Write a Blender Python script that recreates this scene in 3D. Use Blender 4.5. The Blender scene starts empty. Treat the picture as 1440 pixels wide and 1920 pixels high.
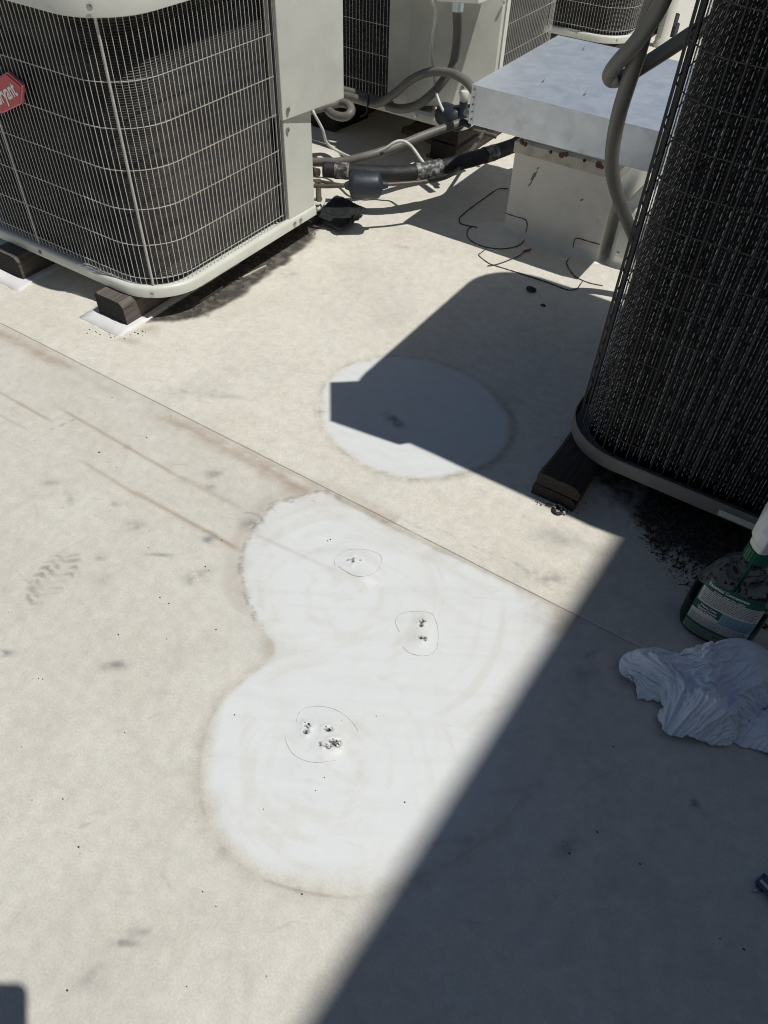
import bpy, bmesh, math, random
import numpy as np
from mathutils import Vector, Matrix

random.seed(7); RNG = np.random.default_rng(7)
scene = bpy.context.scene
col = scene.collection

# ------------------------------------------------------------------ camera
F = 1417.604                       # focal length in photo pixels (1440 x 1920)
R = np.array([[0.834348, 0.420609, -0.356303],
              [0.550508, -0.602522, 0.577848],
              [0.028368, -0.678274, -0.734261]])     # columns: right, down, forward
CAM = np.array([0.0, 0.0, 1.0])
cam = bpy.data.cameras.new('camera'); camo = bpy.data.objects.new('camera', cam); col.objects.link(camo)
cam.sensor_fit = 'VERTICAL'; cam.sensor_height = 24.0; cam.lens = 24.0 * F / 1920.0
cam.clip_start = 0.01; cam.clip_end = 500
m = Matrix.Identity(4)
for i in range(3):
    m[i][0] = R[i][0]; m[i][1] = -R[i][1]; m[i][2] = -R[i][2]; m[i][3] = CAM[i]
camo.matrix_world = m
scene.camera = camo

# ------------------------------------------------------------------ light
SUN = np.array([0.386, 0.055, 0.921]); SUN /= np.linalg.norm(SUN)
el = math.asin(SUN[2]); az = math.atan2(SUN[0], SUN[1])
world = bpy.data.worlds.new('World'); scene.world = world; world.use_nodes = True
nt = world.node_tree
sky = nt.nodes.new('ShaderNodeTexSky'); sky.sky_type = 'NISHITA'; sky.sun_disc = False
sky.sun_elevation = el; sky.sun_rotation = az; sky.air_density = 1.0; sky.dust_density = 0.6; sky.ozone_density = 1.0
bg = nt.nodes['Background']; bg.inputs['Strength'].default_value = 0.056
nt.links.new(sky.outputs[0], bg.inputs[0])
sl = bpy.data.lights.new('sun', 'SUN'); sl.energy = 4.4; sl.angle = math.radians(0.53); sl.color = (1.0, 0.975, 0.925)
so = bpy.data.objects.new('sun', sl); col.objects.link(so)
so.rotation_euler = Vector(-SUN).to_track_quat('-Z', 'Y').to_euler()
scene.view_settings.view_transform = 'Standard'; scene.view_settings.look = 'None'
scene.view_settings.gamma = 1.0; scene.view_settings.use_curve_mapping = False
scene.view_settings.exposure = -0.40
scene.cycles.filter_width = 1.05

# ------------------------------------------------------------------ helpers
def ray(px, py):
    d = R @ np.array([px - 720.0, py - 960.0, F]); return d / np.linalg.norm(d)
def G(px, py, z=0.0):
    d = ray(px, py); t = (z - 1.0) / d[2]; return CAM + t * d
def onX(px, py, x):
    d = ray(px, py); return CAM + d * (x / d[0])
def onY(px, py, y):
    d = ray(px, py); return CAM + d * (y / d[1])

def tag(o, label=None, cat=None, group=None, kind=None):
    if label: o['label'] = label
    if cat: o['category'] = cat
    if group: o['group'] = group
    if kind: o['kind'] = kind
    return o
def thing(name, loc, label, cat, group=None, rz=0.0):
    o = bpy.data.objects.new(name, None); col.objects.link(o)
    o.location = loc; o.rotation_euler = (0, 0, rz); o.empty_display_size = 0.05
    tag(o, label, cat, group)
    o['_inv'] = 0
    del o['_inv']
    return o
def root_of(o):
    while o.parent: o = o.parent
    return o
def mesh(name, v, f, mat, parent=None, smooth=False, world=True):
    """v in world coordinates; stored relative to the (unrotated) parent chain."""
    me = bpy.data.meshes.new(name)
    v = np.asarray(v, dtype=float).reshape(-1, 3)
    if parent is not None and world:
        p = parent; off = np.zeros(3)
        while p is not None:
            off += np.array(p.location); p = p.parent
        v = v - off
    me.from_pydata([tuple(a) for a in v], [], f)
    me.update()
    if smooth:
        me.polygons.foreach_set('use_smooth', [True] * len(me.polygons))
    o = bpy.data.objects.new(name, me); col.objects.link(o)
    if mat: me.materials.append(mat)
    if parent is not None: o.parent = parent
    return o

class MB:
    def __init__(s): s.v = []; s.f = []
    def add(s, v, f):
        n = len(s.v); s.v += [tuple(a) for a in v]; s.f += [tuple(i + n for i in q) for q in f]
    def box(s, x0, x1, y0, y1, z0, z1):
        s.add([(x0,y0,z0),(x1,y0,z0),(x1,y1,z0),(x0,y1,z0),(x0,y0,z1),(x1,y0,z1),(x1,y1,z1),(x0,y1,z1)],
              [(0,3,2,1),(4,5,6,7),(0,1,5,4),(1,2,6,5),(2,3,7,6),(3,0,4,7)])
    def bar(s, a, b, r, n=4):
        a = np.array(a, float); b = np.array(b, float); d = b - a; d /= np.linalg.norm(d)
        u = np.cross(d, (0, 0, 1.0) if abs(d[2]) < .9 else (1.0, 0, 0)); u /= np.linalg.norm(u); w = np.cross(d, u)
        v = []
        for p in (a, b):
            for k in range(n):
                t = 2 * math.pi * (k + .5) / n; v.append(p + r * (math.cos(t) * u + math.sin(t) * w))
        f = [(k, (k + 1) % n, n + (k + 1) % n, n + k) for k in range(n)] + [tuple(range(n))[::-1], tuple(range(n, 2 * n))]
        s.add(v, f)
    def cyl(s, a, b, r0, r1=None, n=20):
        r1 = r0 if r1 is None else r1
        a = np.array(a, float); b = np.array(b, float); d = b - a; d /= np.linalg.norm(d)
        u = np.cross(d, (0, 0, 1.0) if abs(d[2]) < .9 else (1.0, 0, 0)); u /= np.linalg.norm(u); w = np.cross(d, u)
        v = []
        for p, r in ((a, r0), (b, r1)):
            for k in range(n):
                t = 2 * math.pi * k / n; v.append(p + r * (math.cos(t) * u + math.sin(t) * w))
        s.add(v, [(k, (k + 1) % n, n + (k + 1) % n, n + k) for k in range(n)] + [tuple(range(n))[::-1], tuple(range(n, 2 * n))])
    def build(s, name, mat, parent=None, smooth=False): return mesh(name, s.v, s.f, mat, parent, smooth)

def bevel(o, w=0.002, seg=2, angle=35):
    md = o.modifiers.new('bevel', 'BEVEL'); md.width = w; md.segments = seg; md.limit_method = 'ANGLE'; md.angle_limit = math.radians(angle)
    o.data.polygons.foreach_set('use_smooth', [True] * len(o.data.polygons))
    try:
        wn = o.modifiers.new('wn', 'WEIGHTED_NORMAL'); wn.keep_sharp = True
    except Exception: pass
    return o

def catmull(pts, n=10):
    P = [np.array(p, float) for p in pts]; P = [2 * P[0] - P[1]] + P + [2 * P[-1] - P[-2]]; out = []
    for i in range(1, len(P) - 2):
        for k in range(n):
            t = k / n
            out.append(.5 * ((2 * P[i]) + (-P[i-1] + P[i+1]) * t + (2*P[i-1] - 5*P[i] + 4*P[i+1] - P[i+2]) * t*t + (-P[i-1] + 3*P[i] - 3*P[i+1] + P[i+2]) * t**3))
    out.append(P[-2]); return np.array(out)
def resample(P, step):
    L = np.concatenate([[0], np.cumsum(np.linalg.norm(np.diff(P, axis=0), axis=1))])
    n = max(2, int(L[-1] / step) + 1); s = np.linspace(0, L[-1], n)
    return np.stack([np.interp(s, L, P[:, k]) for k in range(3)], 1), s
def tube_geo(pts, r, n=12, step=0.006, ribs=None, ribamp=0.06, smooth_path=True, rfun=None):
    P = catmull(pts) if smooth_path else np.array(pts, float)
    P, s = resample(P, step)
    T = np.gradient(P, axis=0); T /= np.linalg.norm(T, axis=1)[:, None]
    u = np.cross(T[0], (0, 0, 1.0)); 
    if np.linalg.norm(u) < 1e-3: u = np.array([1.0, 0, 0])
    u /= np.linalg.norm(u); v = []
    for i in range(len(P)):
        u = u - T[i] * u.dot(T[i]); u /= np.linalg.norm(u); w = np.cross(T[i], u)
        rr = r if rfun is None else rfun(s[i], s[-1])
        if ribs: rr = rr * (1 + ribamp * (1 if (i % 2) else -1))
        for k in range(n):
            t = 2 * math.pi * k / n; v.append(P[i] + rr * (math.cos(t) * u + math.sin(t) * w))
    f = []
    for i in range(len(P) - 1):
        for k in range(n):
            f.append((i*n + k, i*n + (k+1) % n, (i+1)*n + (k+1) % n, (i+1)*n + k))
    f.append(tuple(range(n))[::-1]); f.append(tuple(range((len(P)-1)*n, len(P)*n)))
    return v, f
def tube(name, pts, r, mat, parent=None, **k):
    v, f = tube_geo(pts, r, **k); return mesh(name, v, f, mat, parent, True)

def rr_path(x0, x1, y0, y1, r, off=0.0, n=9, chamfer=None, cw=0.2):
    """closed CCW outline of a rounded rectangle grown by off; chamfer in {'xy' signs} cuts that corner straight."""
    x0 -= off; x1 += off; y0 -= off; y1 += off; r = r + off
    cs = [((1,-1), x1, y0, -90), ((1,1), x1, y1, 0), ((-1,1), x0, y1, 90), ((-1,-1), x0, y0, 180)]
    P = []
    for sg, cx, cy, a0 in cs:
        if chamfer == sg:
            c = cw + off * 0.586
            p1 = {(1,-1):(cx - c, cy), (1,1):(cx, cy - c), (-1,1):(cx + c, cy), (-1,-1):(cx, cy + c)}[sg]
            p2 = {(1,-1):(cx, cy + c), (1,1):(cx - c, cy), (-1,1):(cx, cy - c), (-1,-1):(cx + c, cy)}[sg]
            P += [p1, p2]; continue
        ox = cx - sg[0] * r; oy = cy - sg[1] * r
        for k in range(n + 1):
            a = math.radians(a0 + 90 * k / n); P.append((ox + r * math.cos(a), oy + r * math.sin(a)))
    return np.array(P)
def dense(path, step, closed=True):
    P = np.vstack([path, path[:1]]) if closed else path
    L = np.concatenate([[0], np.cumsum(np.linalg.norm(np.diff(P, axis=0), axis=1))])
    n = int(round(L[-1] / step)); s = np.linspace(0, L[-1], n + 1)[:-1]
    return np.stack([np.interp(s, L, P[:, k]) for k in range(2)], 1)
def loft(rings, closed_ends=(False, False)):
    n = len(rings[0]); v = [tuple(p) for r in rings for p in r]; f = []
    for i in range(len(rings) - 1):
        for k in range(n):
            f.append((i*n + k, i*n + (k+1) % n, (i+1)*n + (k+1) % n, (i+1)*n + k))
    if closed_ends[0]: f.append(tuple(range(n))[::-1])
    if closed_ends[1]: f.append(tuple(range((len(rings)-1)*n, len(rings)*n)))
    return v, f
def ring3(p2, z): return [(a, b, z) for a, b in p2]

# ------------------------------------------------------------------ materials
def new_mat(name):
    m = bpy.data.materials.new(name); m.use_nodes = True
    return m, m.node_tree, m.node_tree.nodes['Principled BSDF']
def N(nt, t, **k):
    n = nt.nodes.new(t)
    for a, b in k.items(): setattr(n, a, b)
    return n
def noise(nt, scale, detail=4, rough=.55, vec=None, dist=0.0):
    n = N(nt, 'ShaderNodeTexNoise'); n.inputs['Scale'].default_value = scale; n.inputs['Detail'].default_value = detail
    n.inputs['Roughness'].default_value = rough; n.inputs['Distortion'].default_value = dist
    if vec is not None: nt.links.new(vec, n.inputs['Vector'])
    return n
def ramp(nt, src, pts):
    r = N(nt, 'ShaderNodeValToRGB'); e = r.color_ramp.elements
    e[0].position = pts[0][0]; e[0].color = pts[0][1]; e[1].position = pts[-1][0]; e[1].color = pts[-1][1]
    for p, c in pts[1:-1]:
        x = e.new(p); x.color = c
    nt.links.new(src, r.inputs[0]); return r
def g(v): return (v, v, v, 1)
def mix(nt, fac, a, b, mode='MIX'):
    m = N(nt, 'ShaderNodeMix', data_type='RGBA', blend_type=mode)
    for s, x in ((m.inputs[0], fac), (m.inputs[6], a), (m.inputs[7], b)):
        if isinstance(x, bpy.types.NodeSocket): nt.links.new(x, s)
        elif isinstance(x, (int, float)): s.default_value = x
        else: s.default_value = tuple(x) if len(x) == 4 else tuple(x) + (1,)
    return m.outputs[2]
def simple(name, color, rough=.5, metal=0.0, spec=.5, var=.12, vscale=30, dirt=None, dirt_col=(.2,.15,.1), dscale=12, bump=0.0, bscale=200, stretch=None):
    m, nt, b = new_mat(name)
    tc = N(nt, 'ShaderNodeTexCoord'); vec = tc.outputs['Object']
    if stretch:
        mp = N(nt, 'ShaderNodeMapping'); mp.inputs['Scale'].default_value = stretch; nt.links.new(vec, mp.inputs[0]); vec = mp.outputs[0]
    n = noise(nt, vscale, 5, .6, vec)
    r = ramp(nt, n.outputs[0], [(.3, g(1 - var)), (.7, g(1 + var))])
    c = mix(nt, 1.0, color, r.outputs[0], 'MULTIPLY')
    if dirt:
        d = noise(nt, dscale, 6, .65, vec); dr = ramp(nt, d.outputs[0], [(.48, g(0)), (.75, g(dirt))])
        c = mix(nt, dr.outputs[0], c, dirt_col)
    nt.links.new(c, b.inputs['Base Color'])
    rg = ramp(nt, n.outputs[0], [(.3, g(max(.05, rough - .08))), (.7, g(min(1, rough + .08)))])
    nt.links.new(rg.outputs[0], b.inputs['Roughness'])
    b.inputs['Metallic'].default_value = metal; b.inputs['Specular IOR Level'].default_value = spec
    if bump:
        bn = noise(nt, bscale, 4, .6, vec); bp = N(nt, 'ShaderNodeBump'); bp.inputs['Strength'].default_value = bump; bp.inputs['Distance'].default_value = .002
        nt.links.new(bn.outputs[0], bp.inputs['Height']); nt.links.new(bp.outputs[0], b.inputs['Normal'])
    return m

M = {}
M['cream'] = simple('cream_paint', (.70, .705, .635), .42, var=.05, vscale=14, dirt=.35, dirt_col=(.50, .48, .40), dscale=9)
M['cream_dim'] = simple('cream_paint_weathered', (.60, .60, .545), .5, var=.07, vscale=10, dirt=.45, dirt_col=(.40, .37, .31), dscale=7)
M['wire'] = simple('coated_wire', (.62, .61, .56), .4, var=.15, vscale=60)
M['wire_dark'] = simple('dark_wire', (.034, .035, .039), .55, var=.15, vscale=60)
M['taupe'] = simple('taupe_enamel', (.20, .195, .175), .5, var=.08, vscale=14, dirt=.4, dirt_col=(.12, .11, .10), dscale=12)
M['fin_glint'] = simple('pale_fin_glint', (.52, .52, .50), .45, var=.5, vscale=200)  # pale tone stands for sunlight seen through the fins
M['screw'] = simple('zinc_screw', (.55, .55, .54), .35, metal=1.0, var=.2, vscale=200)
M['black'] = simple('black_rubber', (.013, .014, .016), .6, var=.3, vscale=60, dirt=.35, dirt_col=(.05, .05, .05), dscale=40, bump=.6, bscale=180)
M['interior'] = simple('dark_interior', (.018, .018, .02), .8)
M['galv_floor'] = simple('galvanised_pan', (.55, .55, .54), .5, var=.1)
M['conduit'] = simple('grey_conduit', (.155, .147, .130), .5, var=.14, vscale=25, dirt=.5, dirt_col=(.26, .23, .18), dscale=18, bump=.3, bscale=90)
M['conduit_fat'] = simple('grey_flexible_conduit', (.165, .16, .148), .5, var=.1, vscale=20, dirt=.4, dirt_col=(.27, .25, .21), dscale=9, bump=.15, bscale=60)
M['cable'] = simple('white_cable', (.66, .66, .62), .45, var=.1, vscale=40, dirt=.4, dirt_col=(.35, .33, .28), dscale=30)
M['copper'] = simple('weathered_copper', (.12, .10, .085), .5, metal=.3, var=.3, vscale=60)
M['drier'] = simple('blue_grey_enamel', (.022, .029, .042), .5, var=.18, vscale=40, dirt=.3, dirt_col=(.07, .07, .075), dscale=25, bump=.3, bscale=120)
M['brass'] = simple('dull_brass', (.22, .19, .14), .45, metal=.7, var=.25, vscale=80)
M['rust'] = simple('rust', (.13, .075, .045), .85, var=.35, vscale=70, bump=.6, bscale=150)
M['pad'] = simple('white_membrane_offcut', (.80, .80, .78), .55, var=.05, vscale=30, dirt=.3, dirt_col=(.55, .5, .43), dscale=14)
M['strip'] = simple('old_termination_bar', (.58, .55, .48), .6, var=.1, vscale=30, dirt=.8, dirt_col=(.30, .23, .17), dscale=22, bump=.3, bscale=150)
M['bead'] = simple('sealant_bead', (.075, .055, .05), .6, var=.3, vscale=80)
M['wood_board'] = simple('stained_board', (.19, .135, .10), .8, var=.35, vscale=25, dirt=.5, dirt_col=(.08, .05, .035), dscale=12, bump=.4)
M['leaf'] = simple('dry_leaf', (.060, .046, .034), .85, var=.6, vscale=120)
M['debris'] = simple('dark_grit', (.05, .042, .036), .85, var=.5, vscale=200)
M['red'] = simple('red_badge', (.50, .035, .055), .35, var=.06, vscale=60)
M['red_rim'] = simple('badge_rim', (.66, .20, .22), .35, var=.06, vscale=60)
M['white_print'] = simple('white_print', (.82, .81, .79), .4, var=.04)
M['stucco'] = simple('stucco', (.085, .088, .095), .9, var=.12, vscale=6, bump=.6, bscale=60)
M['phone'] = simple('phone_black', (.03, .03, .035), .3)
M['orange'] = simple('orange_plastic', (.42, .07, .025), .5)
M['steel'] = simple('blade_steel', (.52, .53, .55), .3, metal=1.0, var=.15, vscale=60)
M['blue_plastic'] = simple('blue_plastic', (.06, .09, .16), .4)
M['green_cap'] = simple('green_plastic', (.007, .105, .058), .38, var=.1)
M['trigger'] = simple('white_plastic', (.74, .75, .76), .38, var=.04, dirt=.25, dirt_col=(.5, .5, .48), dscale=40)
M['label_paper'] = simple('label_paper', (.62, .63, .58), .4, var=.06, vscale=50)
M['label_green'] = simple('label_green', (.018, .105, .075), .35, var=.08)
M['label_blue'] = simple('label_blue', (.24, .40, .47), .4, var=.08)
M['label_ink'] = simple('label_ink', (.06, .075, .075), .5)
M['post'] = simple('vent_pipe_coat', (.66, .64, .58), .55, var=.06, vscale=12, dirt=.4, dirt_col=(.42, .38, .31), dscale=10)

def coil_mat(name, c0, c1, sx):
    m, nt, b = new_mat(name)
    tc = N(nt, 'ShaderNodeTexCoord'); mp = N(nt, 'ShaderNodeMapping'); mp.inputs['Scale'].default_value = sx
    nt.links.new(tc.outputs['Object'], mp.inputs[0])
    n = noise(nt, 1.0, 3, .6, mp.outputs[0], .4); n2 = noise(nt, 300, 2, .7, tc.outputs['Object'])
    r = ramp(nt, n.outputs[0], [(.32, c0 + (1,)), (.68, c1 + (1,))])
    r2 = ramp(nt, n2.outputs[0], [(.35, g(.55)), (.65, g(1.35))])
    nt.links.new(mix(nt, 1.0, r.outputs[0], r2.outputs[0], 'MULTIPLY'), b.inputs['Base Color'])
    b.inputs['Roughness'].default_value = .55; b.inputs['Metallic'].default_value = .25
    return m
M['coil'] = coil_mat('coil_fins', (.10, .094, .087), (.205, .193, .177), (5, 5, 26))
M['coil_dark'] = coil_mat('coil_fins_dark', (.004, .0045, .006), (.013, .014, .018), (30, 30, 60))

def wood_mat(name, c0, c1, axis):
    m, nt, b = new_mat(name)
    tc = N(nt, 'ShaderNodeTexCoord'); mp = N(nt, 'ShaderNodeMapping')
    mp.inputs['Scale'].default_value = (110, 7, 110) if axis == 'y' else (7, 110, 110)
    nt.links.new(tc.outputs['Object'], mp.inputs[0])
    n = noise(nt, 1, 5, .65, mp.outputs[0], .6)
    r = ramp(nt, n.outputs[0], [(.25, c0 + (1,)), (.5, tuple((a + q) / 2 for a, q in zip(c0, c1)) + (1,)), (.75, c1 + (1,))])
    nt.links.new(r.outputs[0], b.inputs['Base Color']); b.inputs['Roughness'].default_value = .85
    bp = N(nt, 'ShaderNodeBump'); bp.inputs['Strength'].default_value = .9; bp.inputs['Distance'].default_value = .003
    nt.links.new(n.outputs[0], bp.inputs['Height']); nt.links.new(bp.outputs[0], b.inputs['Normal'])
    return m
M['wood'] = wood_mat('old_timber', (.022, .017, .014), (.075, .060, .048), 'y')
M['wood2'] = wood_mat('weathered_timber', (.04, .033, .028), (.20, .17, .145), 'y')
def endgrain_mat():
    m, nt, b = new_mat('shaded_end_grain')
    tc = N(nt, 'ShaderNodeTexCoord'); w = N(nt, 'ShaderNodeTexWave', wave_type='RINGS', rings_direction='Y')
    mp = N(nt, 'ShaderNodeMapping'); mp.inputs['Location'].default_value = (.01, 0, .03); nt.links.new(tc.outputs['Object'], mp.inputs[0])
    w.inputs['Scale'].default_value = 75; w.inputs['Distortion'].default_value = 5; w.inputs['Detail'].default_value = 3; w.inputs['Detail Scale'].default_value = 2
    nt.links.new(mp.outputs[0], w.inputs[0])
    r = ramp(nt, w.outputs[0], [(.1, (.017, .013, .011, 1)), (.9, (.036, .028, .023, 1))])  # dark rings: the shade on the end faces is put into the colour
    nt.links.new(r.outputs[0], b.inputs['Base Color']); b.inputs['Roughness'].default_value = .9
    bp = N(nt, 'ShaderNodeBump'); bp.inputs['Strength'].default_value = .35; bp.inputs['Distance'].default_value = .002
    nt.links.new(w.outputs[0], bp.inputs['Height']); nt.links.new(bp.outputs[0], b.inputs['Normal'])
    return m
M['endgrain'] = endgrain_mat()

def galv_mat():
    m, nt, b = new_mat('galvanised_sheet')
    tc = N(nt, 'ShaderNodeTexCoord'); v = tc.outputs['Object']
    vo = N(nt, 'ShaderNodeTexVoronoi'); vo.inputs['Scale'].default_value = 60; nt.links.new(v, vo.inputs['Vector'])
    r0 = ramp(nt, vo.outputs['Color'], [(0, g(.95)), (1, g(1.04))])
    n = noise(nt, 7, 6, .65, v); r1 = ramp(nt, n.outputs[0], [(.3, (.66, .715, .785, 1)), (.7, (.735, .785, .845, 1))])
    c = mix(nt, 1.0, r1.outputs[0], r0.outputs[0], 'MULTIPLY')
    n2 = noise(nt, 16, 6, .7, v); st = ramp(nt, n2.outputs[0], [(.56, g(0)), (.78, g(.42))])
    c = mix(nt, st.outputs[0], c, (.33, .32, .28))
    nt.links.new(c, b.inputs['Base Color'])
    b.inputs['Metallic'].default_value = .7
    rr = ramp(nt, n2.outputs[0], [(.3, g(.34)), (.7, g(.52))]); nt.links.new(rr.outputs[0], b.inputs['Roughness'])
    n3 = noise(nt, 3.5, 3, .5, v); bp = N(nt, 'ShaderNodeBump'); bp.inputs['Strength'].default_value = .25; bp.inputs['Distance'].default_value = .01
    nt.links.new(n3.outputs[0], bp.inputs['Height']); nt.links.new(bp.outputs[0], b.inputs['Normal'])
    return m
M['galv'] = galv_mat()

def membrane_mat(name, attr):
    m, nt, b = new_mat(name)
    tc = N(nt, 'ShaderNodeTexCoord'); v = tc.outputs['Object']
    n1 = noise(nt, 9, 7, .7, v); n2 = noise(nt, 45, 5, .65, v); n3 = noise(nt, 330, 3, .7, v)
    base = ramp(nt, n1.outputs[0], [(.3, (.635, .602, .527, 1)), (.55, (.66, .634, .563, 1)), (.75, (.68, .66, .60, 1))]).outputs[0]
    base = mix(nt, 1.0, base, ramp(nt, n2.outputs[0], [(.3, g(.90)), (.7, g(1.07))]).outputs[0], 'MULTIPLY')
    fine = ramp(nt, n3.outputs[0], [(.3, g(.89)), (.7, g(1.09))]).outputs[0]
    base = mix(nt, 1.0, base, fine, 'MULTIPLY')
    # sheet beyond the lap: cleaner roll, grazing sun sheen also mixed into its colour
    xyz = N(nt, 'ShaderNodeSeparateXYZ'); nt.links.new(v, xyz.inputs[0]); gt = N(nt, 'ShaderNodeMath', operation='GREATER_THAN'); gt.inputs[1].default_value = .7755; nt.links.new(xyz.outputs[1], gt.inputs[0])
    base = mix(nt, gt.outputs[0], base, mix(nt, 1.0, base, (1.105, 1.10, 1.09), 'MULTIPLY'))
    # fine grime flecks
    sp = noise(nt, 190, 3, .75, v); spr = ramp(nt, sp.outputs[0], [(.69, g(0)), (.76, g(.45))]).outputs[0]
    base = mix(nt, spr, base, (.33, .30, .26))
    if attr:
        a = N(nt, 'ShaderNodeVertexColor', layer_name='dirt'); s = N(nt, 'ShaderNodeSeparateColor'); nt.links.new(a.outputs[0], s.inputs[0])
        brown, grey, clean, dark = s.outputs[0], s.outputs[1], s.outputs[2], a.outputs[1]
        cl = mix(nt, 1.0, (.730, .748, .745), ramp(nt, n2.outputs[0], [(.3, g(.985)), (.7, g(1.015))]).outputs[0], 'MULTIPLY')
        cl = mix(nt, 1.0, cl, ramp(nt, n3.outputs[0], [(.3, g(.985)), (.7, g(1.015))]).outputs[0], 'MULTIPLY')
        base = mix(nt, clean, base, cl)
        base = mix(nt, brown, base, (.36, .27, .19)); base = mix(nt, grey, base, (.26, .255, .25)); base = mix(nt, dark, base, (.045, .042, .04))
        rgh = N(nt, 'ShaderNodeMapRange'); nt.links.new(clean, rgh.inputs[0]); rgh.inputs[3].default_value = .50; rgh.inputs[4].default_value = .44
        nt.links.new(rgh.outputs[0], b.inputs['Roughness'])
    else: b.inputs['Roughness'].default_value = .50
    nt.links.new(base, b.inputs['Base Color']); b.inputs['Specular IOR Level'].default_value = .45
    bp = N(nt, 'ShaderNodeBump'); bp.inputs['Strength'].default_value = .22; bp.inputs['Distance'].default_value = .001
    nt.links.new(n3.outputs[0], bp.inputs['Height']); nt.links.new(bp.outputs[0], b.inputs['Normal'])
    return m
M['roof'] = membrane_mat('roof_membrane_worn', True)
M['roof_far'] = membrane_mat('roof_membrane_plain', False)

# ------------------------------------------------------------------ roof (structure)
def vnoise(x, y, seed=0):
    def h(i, j):
        n = (i * 374761393 + j * 668265263 + seed * 974634231) & 0xffffffff
        n = ((n ^ (n >> 13)) * 1274126177) & 0xffffffff
        return ((n ^ (n >> 16)) & 0xffff) / 65535.0
    i = np.floor(x).astype(np.int64); j = np.floor(y).astype(np.int64); fx = x - i; fy = y - j
    fx = fx*fx*(3-2*fx); fy = fy*fy*(3-2*fy)
    return (h(i, j)*(1-fx) + h(i+1, j)*fx)*(1-fy) + (h(i, j+1)*(1-fx) + h(i+1, j+1)*fx)*fy
def fbm(x, y, s, o=4, seed=0):
    t = 0; a = 1; tot = 0
    for k in range(o):
        t = t + a * vnoise(x*s, y*s, seed + k*17); tot += a; a *= .55; s *= 2.03
    return t / tot
def sst(a, b, x):
    t = np.clip((x - a) / (b - a), 0, 1); return t*t*(3-2*t)

xs = np.concatenate([np.arange(-2.35, -1.1, .0058), np.arange(-1.1, .36, .0031)])
SEAM = 0.7755
ysA = np.concatenate([np.arange(-.14, SEAM - .004, .0029), [SEAM - .0016, SEAM - .0003]])
ysB = np.concatenate([[SEAM + .0004], np.arange(SEAM + .002, 1.35, .0033), np.arange(1.35, 2.35, .0062)])
ys = np.concatenate([ysA, ysB])
Xg, Yg = np.meshgrid(xs, ys)

def gp(p): q = G(*p); return q[:2]
def poly_sd(pts):
    P = np.array([gp(p) for p in pts]); d = np.full(Xg.shape, 9.0); inside = np.zeros(Xg.shape, bool)
    C = catmull([(a, b, 0) for a, b in np.vstack([P, P[:1]])], 5)[:, :2]
    lo = C.min(0) - .15; hi = C.max(0) + .15
    sel = (Xg > lo[0]) & (Xg < hi[0]) & (Yg > lo[1]) & (Yg < hi[1]); x = Xg[sel]; y = Yg[sel]
    dd = np.full(x.shape, 9.0); ins = np.zeros(x.shape, bool)
    for (x0, y0), (x1, y1) in zip(C[:-1], C[1:]):
        ex, ey = x1 - x0, y1 - y0; L = ex*ex + ey*ey + 1e-12
        t = np.clip(((x - x0)*ex + (y - y0)*ey) / L, 0, 1)
        dd = np.minimum(dd, np.hypot(x - x0 - t*ex, y - y0 - t*ey))
        c = ((y0 > y) != (y1 > y)) & (x < (x1 - x0) * (y - y0) / (y1 - y0 + 1e-15) + x0); ins ^= c
    d[sel] = np.where(ins, -dd, dd); return d
def seg_d(a, b):
    (x0, y0), (x1, y1) = gp(a), gp(b); ex, ey = x1 - x0, y1 - y0; L = ex*ex + ey*ey
    t = np.clip(((Xg - x0)*ex + (Yg - y0)*ey) / L, 0, 1)
    return np.hypot(Xg - x0 - t*ex, Yg - y0 - t*ey), t
def blob(p, rx, ry, ang=0.0):
    x, y = gp(p); c, s = math.cos(ang), math.sin(ang); dx = Xg - x; dy = Yg - y
    return np.sqrt(((dx*c + dy*s) / rx)**2 + ((-dx*s + dy*c) / ry)**2)

nz1 = fbm(Xg, Yg, 22, 5, 3); nz2 = fbm(Xg, Yg, 90, 4, 9); nzs = fbm(Xg * .25, Yg, 55, 4, 5); nz0 = fbm(Xg, Yg, 3.2, 4, 21)
brown = np.zeros(Xg.shape); grey = np.zeros(Xg.shape); dark = np.zeros(Xg.shape)
P1 = [(606,921),(700,970),(800,1021),(920,1078),(1046,1138),(1062,1180),(1090,1232),(1078,1330),(1012,1450),(935,1550),(850,1612),(762,1655),(700,1676),(640,1681),(560,1668),(480,1640),(420,1590),(386,1530),(374,1460),(380,1392),(403,1332),(440,1288),(492,1250),(513,1216),(500,1192),(480,1158),(461,1110),(452,1070),(459,1030),(478,990),(510,952),(556,932)]
P2 = [(602,762),(608,728),(640,694),(690,675),(750,669),(820,681),(880,706),(930,746),(957,790),(953,830),(922,866),(870,886),(800,898),(735,893),(680,870),(632,836),(606,800)]
d1 = poly_sd(P1); d2 = poly_sd(P2)
d1 = np.where(Yg > SEAM, np.maximum(d1, (Yg - SEAM) + .002), d1)
right = sst(-.20, -.08, Xg) * sst(.32, .55, Yg)                                   # the cleaned area fades out on this side
soft = .0045 + .03 * right + .020 * sst(.42, .25, Yg)
w = (nz1 - .5) * .009 + (nz2 - .5) * .004
c1 = sst(.0, -1.0, (d1 + w) / soft)
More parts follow.
